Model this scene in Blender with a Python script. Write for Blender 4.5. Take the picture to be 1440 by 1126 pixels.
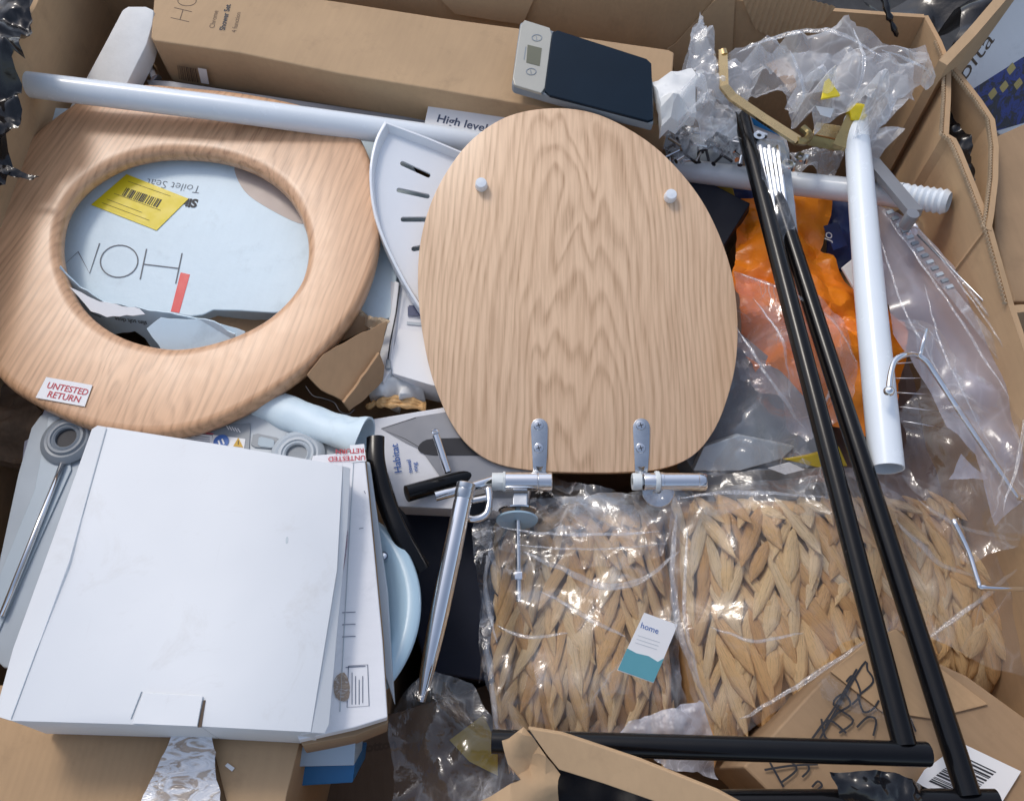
import bpy, bmesh, math, random
from mathutils import Vector as V, Matrix, noise
from mathutils.geometry import tessellate_polygon, delaunay_2d_cdt
random.seed(7)
R = math.radians
for o in list(bpy.data.objects): bpy.data.objects.remove(o)
S = bpy.context.scene
COL = S.collection
# ------------------------------------------------------------------ camera
CAM = V((0, -0.5, 1.5)); PITCH = R(60); FP = 1130.0
cd = bpy.data.cameras.new('camera'); cam = bpy.data.objects.new('camera', cd); COL.objects.link(cam)
cam.location = CAM; cam.rotation_euler = (R(90) - PITCH, 0, 0)
cd.sensor_width = 36; cd.lens = 36 * FP / 1440; cd.clip_start = .01; cd.clip_end = 500
S.camera = cam
# ------------------------------------------------------------------ light
W = bpy.data.worlds.new('World'); S.world = W; W.use_nodes = True
SUN_EL, SUN_AZ = R(52), R(-38)          # azimuth clockwise from +y
nt = W.node_tree; bg = nt.nodes['Background']
sky = nt.nodes.new('ShaderNodeTexSky'); sky.sky_type = 'NISHITA'; sky.sun_disc = False
sky.sun_elevation = SUN_EL; sky.sun_rotation = SUN_AZ; sky.air_density = 1.0; sky.dust_density = 2.0; sky.ozone_density = 1.0
hs = nt.nodes.new('ShaderNodeHueSaturation'); hs.inputs['Saturation'].default_value = .72; nt.links.new(sky.outputs[0], hs.inputs['Color']); nt.links.new(hs.outputs[0], bg.inputs[0]); bg.inputs[1].default_value = 0.15
sd = bpy.data.lights.new('sun', 'SUN'); sd.energy = .8; sd.angle = R(12); sd.color = (1, .94, .86)
sun = bpy.data.objects.new('sun', sd); COL.objects.link(sun)
sdir = V((math.sin(SUN_AZ) * math.cos(SUN_EL), math.cos(SUN_AZ) * math.cos(SUN_EL), math.sin(SUN_EL)))
sun.rotation_euler = sdir.to_track_quat('Z', 'Y').to_euler(); sun.location = sdir * 5
S.view_settings.view_transform = 'Standard'; S.view_settings.look = 'None'
S.view_settings.exposure = 0.3; S.view_settings.gamma = 1
S.cycles.transparent_max_bounces = 16; S.cycles.max_bounces = 7
# ------------------------------------------------------------------ pixel rays -> places in the box
FW = V((0, math.cos(PITCH), -math.sin(PITCH))); UP = V((0, math.sin(PITCH), math.cos(PITCH))); RT = V((1, 0, 0))
def ray(px, py): return FW + RT * ((px - 720) / FP) - UP * ((py - 563) / FP)
def P(px, py, z):
    r = ray(px, py); return CAM + r * ((z - CAM.z) / r.z)
class Plane:
    """the plane through three photographed points whose heights are known"""
    def __init__(s, a, b, c, u=None, off=0):
        A, B, Cc = P(*a), P(*b), P(*c)
        s.n = (B - A).cross(Cc - A).normalized()
        if s.n.z < 0: s.n = -s.n
        s.o = (A + B + Cc) / 3
        ux = V((1, 0, 0)) if u is None else (s.at(*u[1]) - s.at(*u[0]))
        s.u = (ux - s.n * ux.dot(s.n)).normalized(); s.v = s.n.cross(s.u)
    def at(s, px, py, h=0):
        r = ray(px, py); t = ((s.o + s.n * h) - CAM).dot(s.n) / r.dot(s.n); return CAM + r * t
    def lift(s, h):
        q = object.__new__(Plane); q.n, q.o, q.u, q.v = s.n, s.o + s.n * h, s.u, s.v; return q
    def M(s, o=None):
        o = s.o if o is None else o
        m = Matrix((s.u, s.v, s.n)).transposed().to_4x4(); m.translation = o; return m
def FL(z): return Plane((300, 300, z), (900, 300, z), (600, 800, z))
# ------------------------------------------------------------------ things and parts
class Thing:
    def __init__(s, name, label, cat, M=None, at=None, group=None):
        s.M = M if M is not None else Matrix.Translation(at if at is not None else V((0, 0, 0)))
        s.o = bpy.data.objects.new(name, None); COL.objects.link(s.o); s.o.empty_display_size = .02
        s.o.matrix_world = s.M; s.o['label'] = label; s.o['category'] = cat
        if group: s.o['group'] = group
        s.inv = s.M.inverted()
    def part(s, name, geo, m, parent=None, smooth=False, label=None, stuff=False, structure=False):
        vs, fs = geo
        me = bpy.data.meshes.new(name); me.from_pydata([s.inv @ V(v) for v in vs], [], fs)
        return s.link(name, me, m, parent, smooth, label, stuff)
    def link(s, name, me, m, parent=None, smooth=False, label=None, stuff=False):
        me.materials.append(m); fixn(me, smooth)
        o = bpy.data.objects.new(name, me); COL.objects.link(o); o.parent = parent or s.o
        if label: o['label'] = label
        if stuff: o['kind'] = 'stuff'
        return o
def fixn(me, smooth):
    bm = bmesh.new(); bm.from_mesh(me); bmesh.ops.recalc_face_normals(bm, faces=bm.faces)
    bm.to_mesh(me); bm.free()
    if smooth:
        for p in me.polygons: p.use_smooth = True
        if smooth is not True:
            try: me.set_sharp_from_angle(angle=R(smooth))
            except Exception: pass
def solo(name, label, cat, geo, m, M=None, smooth=False, group=None, kind=None):
    vs, fs = geo
    if M is None:
        c = sum((V(v) for v in vs), V((0, 0, 0))) / len(vs); c.z = min(V(v).z for v in vs); M = Matrix.Translation(c)
    inv = M.inverted()
    me = bpy.data.meshes.new(name); me.from_pydata([inv @ V(v) for v in vs], [], fs); me.materials.append(m); fixn(me, smooth)
    o = bpy.data.objects.new(name, me); COL.objects.link(o); o.matrix_world = M
    if kind == 'structure': o['kind'] = kind
    else:
        o['label'] = label; o['category'] = cat
        if kind: o['kind'] = kind
    if group: o['group'] = group
    return o
# ------------------------------------------------------------------ geometry
def join(*gs):
    vs, fs = [], []
    for v, f in gs:
        n = len(vs); vs += list(v); fs += [tuple(i + n for i in q) for q in f]
    return vs, fs
def spline(pts, n=6, closed=True):
    pts = [V(p) for p in pts]; out = []; N = len(pts)
    rng = range(N) if closed else range(N - 1)
    g = (lambda i: pts[i % N]) if closed else (lambda i: pts[max(0, min(N - 1, i))])
    for i in rng:
        a, b, c, d = g(i - 1), g(i), g(i + 1), g(i + 2)
        for k in range(n):
            t = k / n
            out.append(.5 * ((2 * b) + (c - a) * t + (2 * a - 5 * b + 4 * c - d) * t * t + (3 * b - a - 3 * c + d) * t ** 3))
    if not closed: out.append(pts[-1])
    return out
def chaik(pts, r=.25, it=2):
    """round the corners of a closed outline"""
    pts = [V(p) for p in pts]
    for _ in range(it):
        o = []
        for i in range(len(pts)):
            a, b = pts[i], pts[(i + 1) % len(pts)]
            o += [a.lerp(b, r), a.lerp(b, 1 - r)]
        pts = o; r = .25
    return pts
def wob(pts, step, amp, seed=0, closed=True):
    """torn edge: subdivide and jitter a pixel outline"""
    rnd = random.Random(seed); out = []
    N = len(pts)
    for i in range(N if closed else N - 1):
        a, b = V(pts[i]), V(pts[(i + 1) % N]); k = max(1, int((b - a).length / step))
        for j in range(k):
            q = a.lerp(b, j / k)
            if j: q = q + V((rnd.uniform(-amp, amp), rnd.uniform(-amp, amp)))
            out.append(q)
    return out
def slab(top, n, t, bev=0, seg=2, holes=()):
    """solid plate under an outline (world points); n is the up direction"""
    bm = bmesh.new()
    loops = [list(top)] + [list(h) for h in holes]
    flat = [p for l in loops for p in l]
    T = [bm.verts.new(p) for p in flat]; B = [bm.verts.new(p - n * t) for p in flat]
    if holes:
        for tri in tessellate_polygon(loops):
            try: bm.faces.new([T[i] for i in tri]); bm.faces.new([B[i] for i in reversed(tri)])
            except ValueError: pass
    else:
        bm.faces.new(T); bm.faces.new(list(reversed(B)))
    k = 0
    for l in loops:
        m = len(l)
        for i in range(m):
            a, b = k + i, k + (i + 1) % m
            bm.faces.new((T[a], T[b], B[b], B[a]))
        k += m
    bmesh.ops.recalc_face_normals(bm, faces=bm.faces)
    if bev:
        es = [e for e in bm.edges if len(e.link_faces) == 2 and e.calc_face_angle(0) > .6]
        bmesh.ops.bevel(bm, geom=es, offset=bev, segments=seg, affect='EDGES', profile=.5, clamp_overlap=True)
    bmesh.ops.triangulate(bm, faces=[f for f in bm.faces if len(f.verts) > 4])
    bm.verts.index_update()
    g = ([v.co.copy() for v in bm.verts], [tuple(v.index for v in f.verts) for f in bm.faces]); bm.free()
    return g
def pslab(pl, pix, t, bev=.001, holes=(), seg=2, down=None):
    return slab([pl.at(*p[:2]) for p in pix], down or pl.n, t, bev, seg, [[pl.at(*p[:2]) for p in h] for h in holes])
def frame_for(d):
    d = d.normalized(); a = V((0, 0, 1)) if abs(d.z) < .9 else V((1, 0, 0)); u = a.cross(d).normalized(); return u, d.cross(u)
def tube(path, r, seg=16, hollow=0, cap=True, sec=None):
    """sweep a round (or given) section along world points; r number or list"""
    path = [V(p) for p in path]; n = len(path); rs = r if isinstance(r, (list, tuple)) else [r] * n
    vs, fs = [], []; u = None
    def ring(i, rad):
        nonlocal u
        if i == 0: d = path[1] - path[0]
        elif i == n - 1: d = path[-1] - path[-2]
        else: d = (path[i + 1] - path[i]).normalized() + (path[i] - path[i - 1]).normalized()
        d.normalize()
        if u is None: u, w = frame_for(d)
        else: u = (u - d * u.dot(d)).normalized(); w = d.cross(u)
        w = d.cross(u)
        if sec: return [path[i] + u * (a * rad) + w * (b * rad) for a, b in sec]
        return [path[i] + u * (math.cos(2 * math.pi * k / seg) * rad) + w * (math.sin(2 * math.pi * k / seg) * rad) for k in range(seg)]
    m = len(sec) if sec else seg
    for i in range(n): vs += ring(i, rs[i])
    for i in range(n - 1):
        for k in range(m):
            a, b = i * m + k, i * m + (k + 1) % m; fs.append((a, b, b + m, a + m))
    if hollow:
        base = len(vs); u = None
        for i in range(n): vs += ring(i, rs[i] * hollow)
        for i in range(n - 1):
            for k in range(m):
                a, b = base + i * m + k, base + i * m + (k + 1) % m; fs.append((b, a, a + m, b + m))
        for k in range(m):
            fs.append((k, base + k, base + (k + 1) % m, (k + 1) % m))
            a, b = (n - 1) * m + k, (n - 1) * m + (k + 1) % m; fs.append((a, b, base + b, base + a))
    elif cap:
        fs.append(tuple(reversed(range(m)))); fs.append(tuple((n - 1) * m + k for k in range(m)))
    return vs, fs
def lathe(o, axis, prof, seg=24):
    u, w = frame_for(axis); d = axis.normalized(); vs, fs = [], []
    for r, h in prof:
        vs += [o + d * h + (u * math.cos(2 * math.pi * k / seg) + w * math.sin(2 * math.pi * k / seg)) * max(r, 1e-5) for k in range(seg)]
    for i in range(len(prof) - 1):
        for k in range(seg):
            a, b = i * seg + k, i * seg + (k + 1) % seg; fs.append((a, b, b + seg, a + seg))
    return vs, fs
def loft(outer, inner, n, prof):
    """ring between two matched closed loops; prof = (t across, height)"""
    N = len(outer); vs, fs = [], []
    for t, h in prof: vs += [outer[i].lerp(inner[i], t) + n * h for i in range(N)]
    m = len(prof)
    for j in range(m):
        j2 = (j + 1) % m
        for i in range(N):
            k = (i + 1) % N; fs.append((j * N + i, j * N + k, j2 * N + k, j2 * N + i))
    return vs, fs
def byangle(pts, c, N):
    """resample a closed pixel outline at N even angles round c"""
    out = []
    for k in range(N):
        a = 2 * math.pi * k / N; d = V((math.cos(a), math.sin(a))); best = None
        for i in range(len(pts)):
            p, q = V(pts[i][:2]) - V(c), V(pts[(i + 1) % len(pts)][:2]) - V(c); e = q - p
            den = d.x * e.y - d.y * e.x
            if abs(den) < 1e-9: continue
            t = (p.x * e.y - p.y * e.x) / den; s = (p.x * d.y - p.y * d.x) / den
            if t > 0 and -1e-6 <= s <= 1 + 1e-6 and (best is None or t > best): best = t
        out.append(V(c) + d * (best or 0))
    return out
def inside(p, poly):
    c = False; j = len(poly) - 1
    for i in range(len(poly)):
        a, b = poly[i], poly[j]
        if (a[1] > p[1]) != (b[1] > p[1]) and p[0] < (b[0] - a[0]) * (p[1] - a[1]) / (b[1] - a[1]) + a[0]: c = not c
        j = i
    return c
def sheet(outline, inner=(), step=.009, amp=.008, freq=18, seed=0, hard=True, wave=.004, extra=None, thick=0, mode='turb', xyamp=0):
    """crumpled sheet: outline/inner are (px, py, z); heights blend between them and fold with noise"""
    ctl = [P(*p) for p in outline] + [P(*p) for p in inner]
    rnd = random.Random(seed); sh = V((seed * 3.1, seed * 1.7, seed * .9))
    O = [P(*p) for p in outline]; bd = []
    for i in range(len(O)):
        a, b = O[i], O[(i + 1) % len(O)]; k = max(1, int((b - a).length / (step * 1.2)))
        for j in range(k):
            q = a.lerp(b, j / k); w = noise.noise_vector(q * 30 + sh) * wave + noise.noise_vector(q * 110 + sh) * wave * .5; bd.append(V((q.x + w.x, q.y + w.y)))
    xs = [p.x for p in bd]; ys = [p.y for p in bd]; pts = list(bd)
    y = min(ys)
    while y < max(ys):
        x = min(xs)
        while x < max(xs):
            p = V((x + rnd.uniform(-.35, .35) * step, y + rnd.uniform(-.35, .35) * step))
            if inside(p, bd) and min((p - b).length_squared for b in bd[::2]) > (step * .5) ** 2: pts.append(p)
            x += step
        y += step * .87
    nb = len(bd); vo, eo, fo, *_ = delaunay_2d_cdt(pts, [(i, (i + 1) % nb) for i in range(nb)], [list(range(nb))], 1, 1e-6)
    vs = []
    for p in vo:
        ws = 0; z = 0
        for c in ctl:
            d = (c.x - p.x) ** 2 + (c.y - p.y) ** 2 + 1e-5; w = 1 / d ** 1.5; ws += w; z += w * c.z
        z /= ws; q = V((p.x, p.y, 0)) * freq + sh
        if mode == 'turb': h = noise.turbulence(q, 3, hard, amplitude_scale=.5, frequency_scale=2.1) - .6
        elif mode == 'fold':
            d, _pts = noise.voronoi(q * .8, distance_metric='DISTANCE', exponent=2)
            h = (d[1] - d[0]) * .9 - .4 + .35 * noise.noise(q * 2.7)
        else: h = noise.noise(q) + .4 * noise.noise(q * 2.3)
        z += amp * h
        if extra: z += extra(p.x, p.y)
        w = noise.noise_vector(q * 1.3 + V((9, 9, 9))) * xyamp
        vs.append(V((p.x + w.x, p.y + w.y, z)))
    fs = [tuple(f) for f in fo]
    if thick:
        n = len(vs); vs += [v - V((0, 0, thick)) for v in vs]
        ec = {}
        for f in fs:
            for i in range(len(f)):
                a, b = f[i], f[(i + 1) % len(f)]; ec[(a, b)] = 1
        side = [(b, a, a + n, b + n) for (a, b) in ec if (b, a) not in ec]
        fs = fs + [tuple(i + n for i in reversed(f)) for f in fs] + side
    return vs, fs
def quadbar(pl, a, b, w, h=.0002):
    """flat printed stroke from pixel a to pixel b on a plane, w metres wide"""
    A, B = pl.at(*a, h), pl.at(*b, h); d = (B - A).normalized(); s = pl.n.cross(d) * w / 2
    return [A - s, B - s, B + s, A + s], [(0, 1, 2, 3)]
def strokes(pl, lines, w, h=.0002):
    """joined flat pen strokes through pixel points, as a thin ribbon"""
    gs = []
    for k, ln in enumerate(lines):
        pts = [pl.at(*p, h + k * .00002) for p in ln]; L = []; Rr = []
        for i, p in enumerate(pts):
            d = (pts[min(i + 1, len(pts) - 1)] - pts[max(i - 1, 0)]).normalized(); s = pl.n.cross(d) * w / 2
            L.append(p - s); Rr.append(p + s)
        n = len(pts); gs.append((L + Rr, [(i, i + 1, n + i + 1, n + i) for i in range(n - 1)]))
    return join(*gs)
def decal(pl, pix, h=.0003):
    return [pl.at(*p[:2], h) for p in pix], [tuple(range(len(pix)))]
def thin(pl, pix, t=.0004):
    return slab([pl.at(*p[:2], t) for p in pix], pl.n, t)
def text(pl, s, a, b, size, h=.0004, bold=0, mirror=False, sx=1):
    """lettering on a plane: baseline from pixel a towards pixel b, capital height size in metres"""
    c = bpy.data.curves.new('lettering', 'FONT'); c.body = s; c.size = size * 1.38; c.offset = bold; c.resolution_u = 3
    o = bpy.data.objects.new('lettering', c); COL.objects.link(o)
    me = bpy.data.meshes.new_from_object(o.evaluated_get(bpy.context.evaluated_depsgraph_get()))
    A, B = pl.at(*a, h), pl.at(*b, h); x = (B - A).normalized(); y = pl.n.cross(x)
    vs = [A + x * (v.co.x * sx) + y * v.co.y for v in me.vertices]; fs = [tuple(p.vertices) for p in me.polygons]
    bpy.data.objects.remove(o); bpy.data.curves.remove(c); bpy.data.meshes.remove(me)
    return vs, fs
def along(a, b, t): return (a[0] + (b[0] - a[0]) * t, a[1] + (b[1] - a[1]) * t)
def barcode(pl, q, n, seed, h=.0006):
    """bars inside the pixel quad q = tl, tr, br, bl"""
    rnd = random.Random(seed); gs = []; t = 0
    while t < 1:
        w = rnd.choice([.4, .7, 1.1]) / n
        t2 = min(1, t + w); a, b, c, d = along(q[0], q[1], t), along(q[0], q[1], t2), along(q[3], q[2], t2), along(q[3], q[2], t)
        gs.append(decal(pl, [a, b, c, d], h)); t = t2 + rnd.choice([.35, .6, 1.0]) / n
    return join(*gs)
# ------------------------------------------------------------------ materials
def lin(h):
    h = h.lstrip('#'); c = [int(h[i:i + 2], 16) / 255 for i in (0, 2, 4)]
    return tuple((x / 12.92 if x <= .04045 else ((x + .055) / 1.055) ** 2.4) for x in c) + (1,)
class Mat:
    def __init__(s, name, col=(.5, .5, .5, 1), rough=.5, metal=0, **kw):
        s.m = bpy.data.materials.new(name); s.m.use_nodes = True; s.t = s.m.node_tree; s.b = s.t.nodes['Principled BSDF']
        s.b.inputs['Base Color'].default_value = col; s.b.inputs['Roughness'].default_value = rough; s.b.inputs['Metallic'].default_value = metal
        for k, v in kw.items(): s.b.inputs[k.replace('_', ' ')].default_value = v
        s._tc = None
    def n(s, t, **kw):
        x = s.t.nodes.new('ShaderNode' + t)
        for k, v in kw.items():
            if hasattr(x, k): setattr(x, k, v)
            else: x.inputs[k.replace('_', ' ')].default_value = v
        return x
    def l(s, a, b): s.t.links.new(a, b)
    def coord(s, scale=(1, 1, 1), rot=(0, 0, 0), loc=(0, 0, 0)):
        if s._tc is None: s._tc = s.n('TexCoord')
        mp = s.n('Mapping'); s.l(s._tc.outputs['Object'], mp.inputs[0])
        mp.inputs['Scale'].default_value = scale; mp.inputs['Rotation'].default_value = rot; mp.inputs['Location'].default_value = loc
        return mp.outputs[0]
    def noise(s, co, scale, detail=4, rough=.55, dist=0):
        x = s.n('TexNoise'); s.l(co, x.inputs['Vector']); x.inputs['Scale'].default_value = scale
        x.inputs['Detail'].default_value = detail; x.inputs['Roughness'].default_value = rough; x.inputs['Distortion'].default_value = dist
        return x.outputs[0]
    def math(s, op, a, b=None, c=None, clamp=False):
        x = s.n('Math'); x.operation = op; x.use_clamp = clamp
        for i, q in enumerate((a, b, c)):
            if q is None: continue
            if isinstance(q, (int, float)): x.inputs[i].default_value = q
            else: s.l(q, x.inputs[i])
        return x.outputs[0]
    def ramp(s, f, stops, interp='LINEAR'):
        x = s.n('ValToRGB'); s.l(f, x.inputs[0]); e = x.color_ramp.elements; x.color_ramp.interpolation = interp
        while len(e) > 1: e.remove(e[-1])
        e[0].position, e[0].color = stops[0][0], stops[0][1]
        for p, c in stops[1:]:
            y = e.new(p); y.color = c
        return x.outputs[0]
    def mix(s, f, a, b, mode='MIX'):
        x = s.n('Mix'); x.data_type = 'RGBA'; x.blend_type = mode
        for i, q in ((0, f), (6, a), (7, b)):
            if isinstance(q, (int, float, tuple)): x.inputs[i].default_value = q
            else: s.l(q, x.inputs[i])
        return x.outputs[2]
    def col(s, c): s.l(c, s.b.inputs['Base Color'])
    def bump(s, h, strength=.3, dist=.001):
        x = s.n('Bump'); s.l(h, x.inputs['Height']); x.inputs['Strength'].default_value = strength; x.inputs['Distance'].default_value = dist
        s.l(x.outputs[0], s.b.inputs['Normal']); return x.outputs[0]
def g1(v): return (v, v, v, 1)
def m_card(name, c, var=.12, rough=.85, scale=1, flute=0):
    m = Mat(name, c, rough); co = m.coord()
    a = m.noise(co, 7 * scale, 4); f = m.noise(m.coord((1, .12, 1)), 160, 3)
    k = m.math('ADD', m.math('MULTIPLY', a, .75), m.math('MULTIPLY', f, .25))
    d = tuple(x * (1 - var * 1.3) for x in c[:3]) + (1,); e = tuple(min(.95, x * (1 + var)) for x in c[:3]) + (1,)
    cc = m.ramp(k, [(.3, d), (.7, e)])
    st = m.noise(co, 19 * scale, 5, .7)          # scuffs
    cc = m.mix(m.ramp(st, [(.56, g1(0)), (.72, g1(.45))]), cc, tuple(x * .72 for x in c[:3]) + (1,))
    m.col(cc)
    h = m.noise(co, 40, 3)
    if flute:
        w = m.n('TexWave'); w.wave_type = 'BANDS'; w.bands_direction = flute; m.l(co, w.inputs[0]); w.inputs['Scale'].default_value = 48; w.inputs['Distortion'].default_value = .3
        h = m.math('ADD', m.math('MULTIPLY', h, .8), m.math('MULTIPLY', w.outputs[1], .22))
    m.bump(h, .35, .0016); return m.m
def m_white():
    m = Mat('grubby_white_card', (.8, .8, .82, 1), .55); co = m.coord()
    a = m.noise(co, 4, 3); c = m.ramp(a, [(.3, (.67, .69, .71, 1)), (.7, (.75, .765, .775, 1))])
    d = m.ramp(m.noise(co, 13, 6, .75, .6), [(.55, g1(0)), (.75, g1(.38))]); c = m.mix(d, c, (.52, .50, .47, 1))
    s = m.ramp(m.noise(m.coord((1, .06, 1), (0, 0, .5)), 90, 3, .7), [(.66, g1(0)), (.74, g1(.18))]); c = m.mix(s, c, (.5, .5, .52, 1))
    m.col(c); h = m.math('ADD', m.noise(co, 6, 3), m.math('MULTIPLY', m.noise(co, 60, 4), .08)); m.bump(h, .35, .006); return m.m
def m_plastic(name, c, rough=.3, var=.06, bump=.08, metal=0, sc=30, **kw):
    m = Mat(name, c, rough, metal, **kw); co = m.coord()
    a = m.noise(co, sc * .4, 4)
    m.col(m.ramp(a, [(.3, tuple(x * (1 - var) for x in c[:3]) + (1,)), (.7, tuple(min(.97, x * (1 + var)) for x in c[:3]) + (1,))]))
    r = m.noise(co, sc * 1.6, 5, .7); m.l(m.math('ADD', m.math('MULTIPLY', m.math('SUBTRACT', r, .5), rough * .8), rough, clamp=True), m.b.inputs['Roughness'])
    if bump: m.bump(m.noise(co, sc * 1.2, 3), bump, .001)
    return m.m
def m_wood(name, light, dark, seed=0, centre=0., rough=.33, spread=-420.0):
    """plain-sawn ash veneer, grain along local y"""
    m = Mat(name, light, rough); co = m.coord(loc=(seed, seed * .7, 0))
    # nested hyperbolas of a plain-sawn board, wandering with slow stretched noise
    big = m.noise(m.coord((1, .10, 1), loc=(seed * 1.3, seed, 0)), 12.0, 2.0, .5, .2)
    knot = m.noise(m.coord((1, .27, 1), loc=(seed * 2.1, seed * .6, 0)), 14.0, 2.0, .5, .5)
    med = m.noise(m.coord((1, .16, 1), loc=(seed, 0, 0)), 34, 2, .5)
    sx = m.n('SeparateXYZ'); m.l(m.coord(), sx.inputs[0])
    wx = m.math('ADD', m.math('SUBTRACT', sx.outputs[0], centre), m.math('MULTIPLY', m.math('SUBTRACT', m.noise(m.coord((.4, 1, 1), loc=(0, seed, 0)), 3.5, 1.5), .5), .04))
    x = m.math('ABSOLUTE', wx)
    yy = m.math('MULTIPLY', m.math('ADD', sx.outputs[1], .36), .13)
    rad = m.math('SQRT', m.math('ADD', m.math('MULTIPLY', wx, wx), m.math('MULTIPLY', yy, yy)))
    gau = m.math('POWER', 2.718, m.math('MULTIPLY', m.math('MULTIPLY', wx, wx), spread))
    ph = m.math('ADD', m.math('ADD', m.math('MULTIPLY', rad, 135.0), m.math('MULTIPLY', big, 7.0)), m.math('MULTIPLY', med, .35))
    ph = m.math('ADD', ph, m.math('MULTIPLY', m.math('MULTIPLY', knot, gau), 8.5))
    fr = m.math('FRACT', ph)
    ring = m.ramp(fr, [(0, g1(0)), (.30, g1(.04)), (.50, g1(.30)), (.66, g1(.80)), (.78, g1(.80)), (.92, g1(.22)), (1, g1(0))])
    near = m.math('MULTIPLY', x, 7.0, clamp=True)
    fib = m.noise(m.coord((1, .028, 1)), 520, 3, .6); fib2 = m.noise(m.coord((1, .05, 1)), 190, 3, .65)
    k = m.math('MULTIPLY', ring, m.math('SUBTRACT', .95, m.math('MULTIPLY', near, .30)))
    pores = m.ramp(fib, [(.45, g1(0)), (.64, g1(1))])
    k = m.math('MULTIPLY', k, m.math('ADD', .48, m.math('MULTIPLY', pores, .52)))
    k = m.math('ADD', m.math('MULTIPLY', k, .95), m.math('MULTIPLY', m.ramp(fib2, [(.42, g1(0)), (.62, g1(1))]), .34), clamp=True)
    c = m.mix(k, light, dark)
    tone = m.noise(m.coord((1, .3, 1)), 9, 3)
    c = m.mix(m.math('MULTIPLY', tone, .5), c, tuple(light[i] * [1.0, .90, .80][i] for i in range(3)) + (1,))
    m.col(c); m.bump(fib, .06, .0006)
    rr = m.noise(co, 25, 4, .7); m.l(m.math('ADD', m.math('MULTIPLY', rr, .16), rough - .08), m.b.inputs['Roughness'])
    return m.m
def m_film(name, tint=(.93, .95, .98, 1), haze=.12, rough=.16, edge=.55, streak=.35, sc=1., bump=.5, gloss=1.):
    """thin clear polythene: see-through flats, milky creases, glossy crinkle facets"""
    m = Mat(name, tint, rough); m.t.nodes.remove(m.b)
    out = [n for n in m.t.nodes if n.type == 'OUTPUT_MATERIAL'][0]
    co = m.coord(); wn = m.n('TexNoise'); m.l(co, wn.inputs['Vector']); wn.inputs['Scale'].default_value = 14 * sc; wn.inputs['Detail'].default_value = 3
    vm = m.n('VectorMath'); vm.operation = 'MULTIPLY_ADD'; m.l(wn.outputs[1], vm.inputs[0]); vm.inputs[1].default_value = (.045, .045, .045); m.l(m.coord((1, .5, 1), (0, 0, .5)), vm.inputs[2])
    def vor(scale, feat):
        x = m.n('TexVoronoi'); x.feature = feat; m.l(vm.outputs[0], x.inputs['Vector']); x.inputs['Scale'].default_value = scale; return x.outputs['Distance']
    e1, e2 = vor(17 * sc, 'DISTANCE_TO_EDGE'), vor(60 * sc, 'DISTANCE_TO_EDGE')
    n1 = m.noise(co, 20 * sc, 5, .65, .8); area = m.ramp(m.noise(co, 11 * sc, 3), [(.47, g1(0)), (.68, g1(1))])
    hgt = m.math('ADD', m.math('ADD', m.math('MULTIPLY', e1, 1.2), m.math('MULTIPLY', e2, .45)), m.math('MULTIPLY', n1, .9))
    bp = m.n('Bump'); m.l(hgt, bp.inputs['Height']); bp.inputs['Strength'].default_value = bump; bp.inputs['Distance'].default_value = .006
    df = m.n('BsdfDiffuse'); df.inputs[0].default_value = tint
    tl = m.n('BsdfTranslucent'); tl.inputs[0].default_value = tint
    dm = m.n('MixShader'); dm.inputs[0].default_value = .3; m.l(df.outputs[0], dm.inputs[1]); m.l(tl.outputs[0], dm.inputs[2])
    gl = m.n('BsdfGlossy'); gl.inputs['Roughness'].default_value = rough; m.l(bp.outputs[0], gl.inputs['Normal']); gl.inputs[0].default_value = (1, 1, 1, 1)
    tr = m.n('BsdfTransparent'); tr.inputs[0].default_value = tuple(.6 + .4 * x for x in tint[:3]) + (1,)
    c1 = m.math('SUBTRACT', 1.0, m.math('MULTIPLY', e1, 22.0), clamp=True); c2 = m.math('SUBTRACT', 1.0, m.math('MULTIPLY', e2, 9.0), clamp=True)
    cr = m.math('ADD', m.math('MULTIPLY', m.math('POWER', c1, 2.0), 1.0), m.math('MULTIPLY', m.math('POWER', c2, 2.0), .5))
    lw = m.n('LayerWeight'); lw.inputs[0].default_value = .3
    hz = m.math('ADD', haze, m.math('MULTIPLY', m.math('MULTIPLY', cr, area), streak))
    hz = m.math('ADD', hz, m.math('MULTIPLY', area, streak * .18))
    hz = m.math('ADD', hz, m.math('MULTIPLY', m.math('POWER', lw.outputs['Facing'], 2.5), edge), clamp=True)
    m1 = m.n('MixShader'); m.l(hz, m1.inputs[0]); m.l(tr.outputs[0], m1.inputs[1]); m.l(dm.outputs[0], m1.inputs[2])
    fn = m.n('Fresnel'); fn.inputs[0].default_value = 1.5; m.l(bp.outputs[0], fn.inputs['Normal'])
    fr = m.math('MULTIPLY', m.math('MINIMUM', fn.outputs[0], .11), 1.5 * gloss, clamp=True)
    m2 = m.n('MixShader'); m.l(fr, m2.inputs[0]); m.l(m1.outputs[0], m2.inputs[1]); m.l(gl.outputs[0], m2.inputs[2])
    m.l(m2.outputs[0], out.inputs[0]); return m.m
K = {}
K['card'] = m_card('brown_corrugated_card', (.46, .30, .165, 1), .12, flute='X')
K['card2'] = m_card('tan_carton_board', (.50, .335, .19, 1), .10)
K['card_dark'] = m_card('dull_brown_carton', (.34, .225, .13, 1), .15)
K['card_edge'] = m_card('corrugated_card_edge', (.56, .42, .27, 1), .2, scale=6)
K['kraft'] = m_card('torn_kraft_card', (.42, .26, .14, 1), .15)
K['white_card'] = m_card('white_coated_card', (.80, .80, .82, 1), .035, .55)
K['white_box'] = m_white()
K['white_gloss'] = m_plastic('white_glossy_plastic', (.82, .85, .88, 1), .22, .02, .03)
K['white_tube'] = m_plastic('white_enamelled_tube', (.78, .83, .87, 1), .25, .03, .04)
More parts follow.
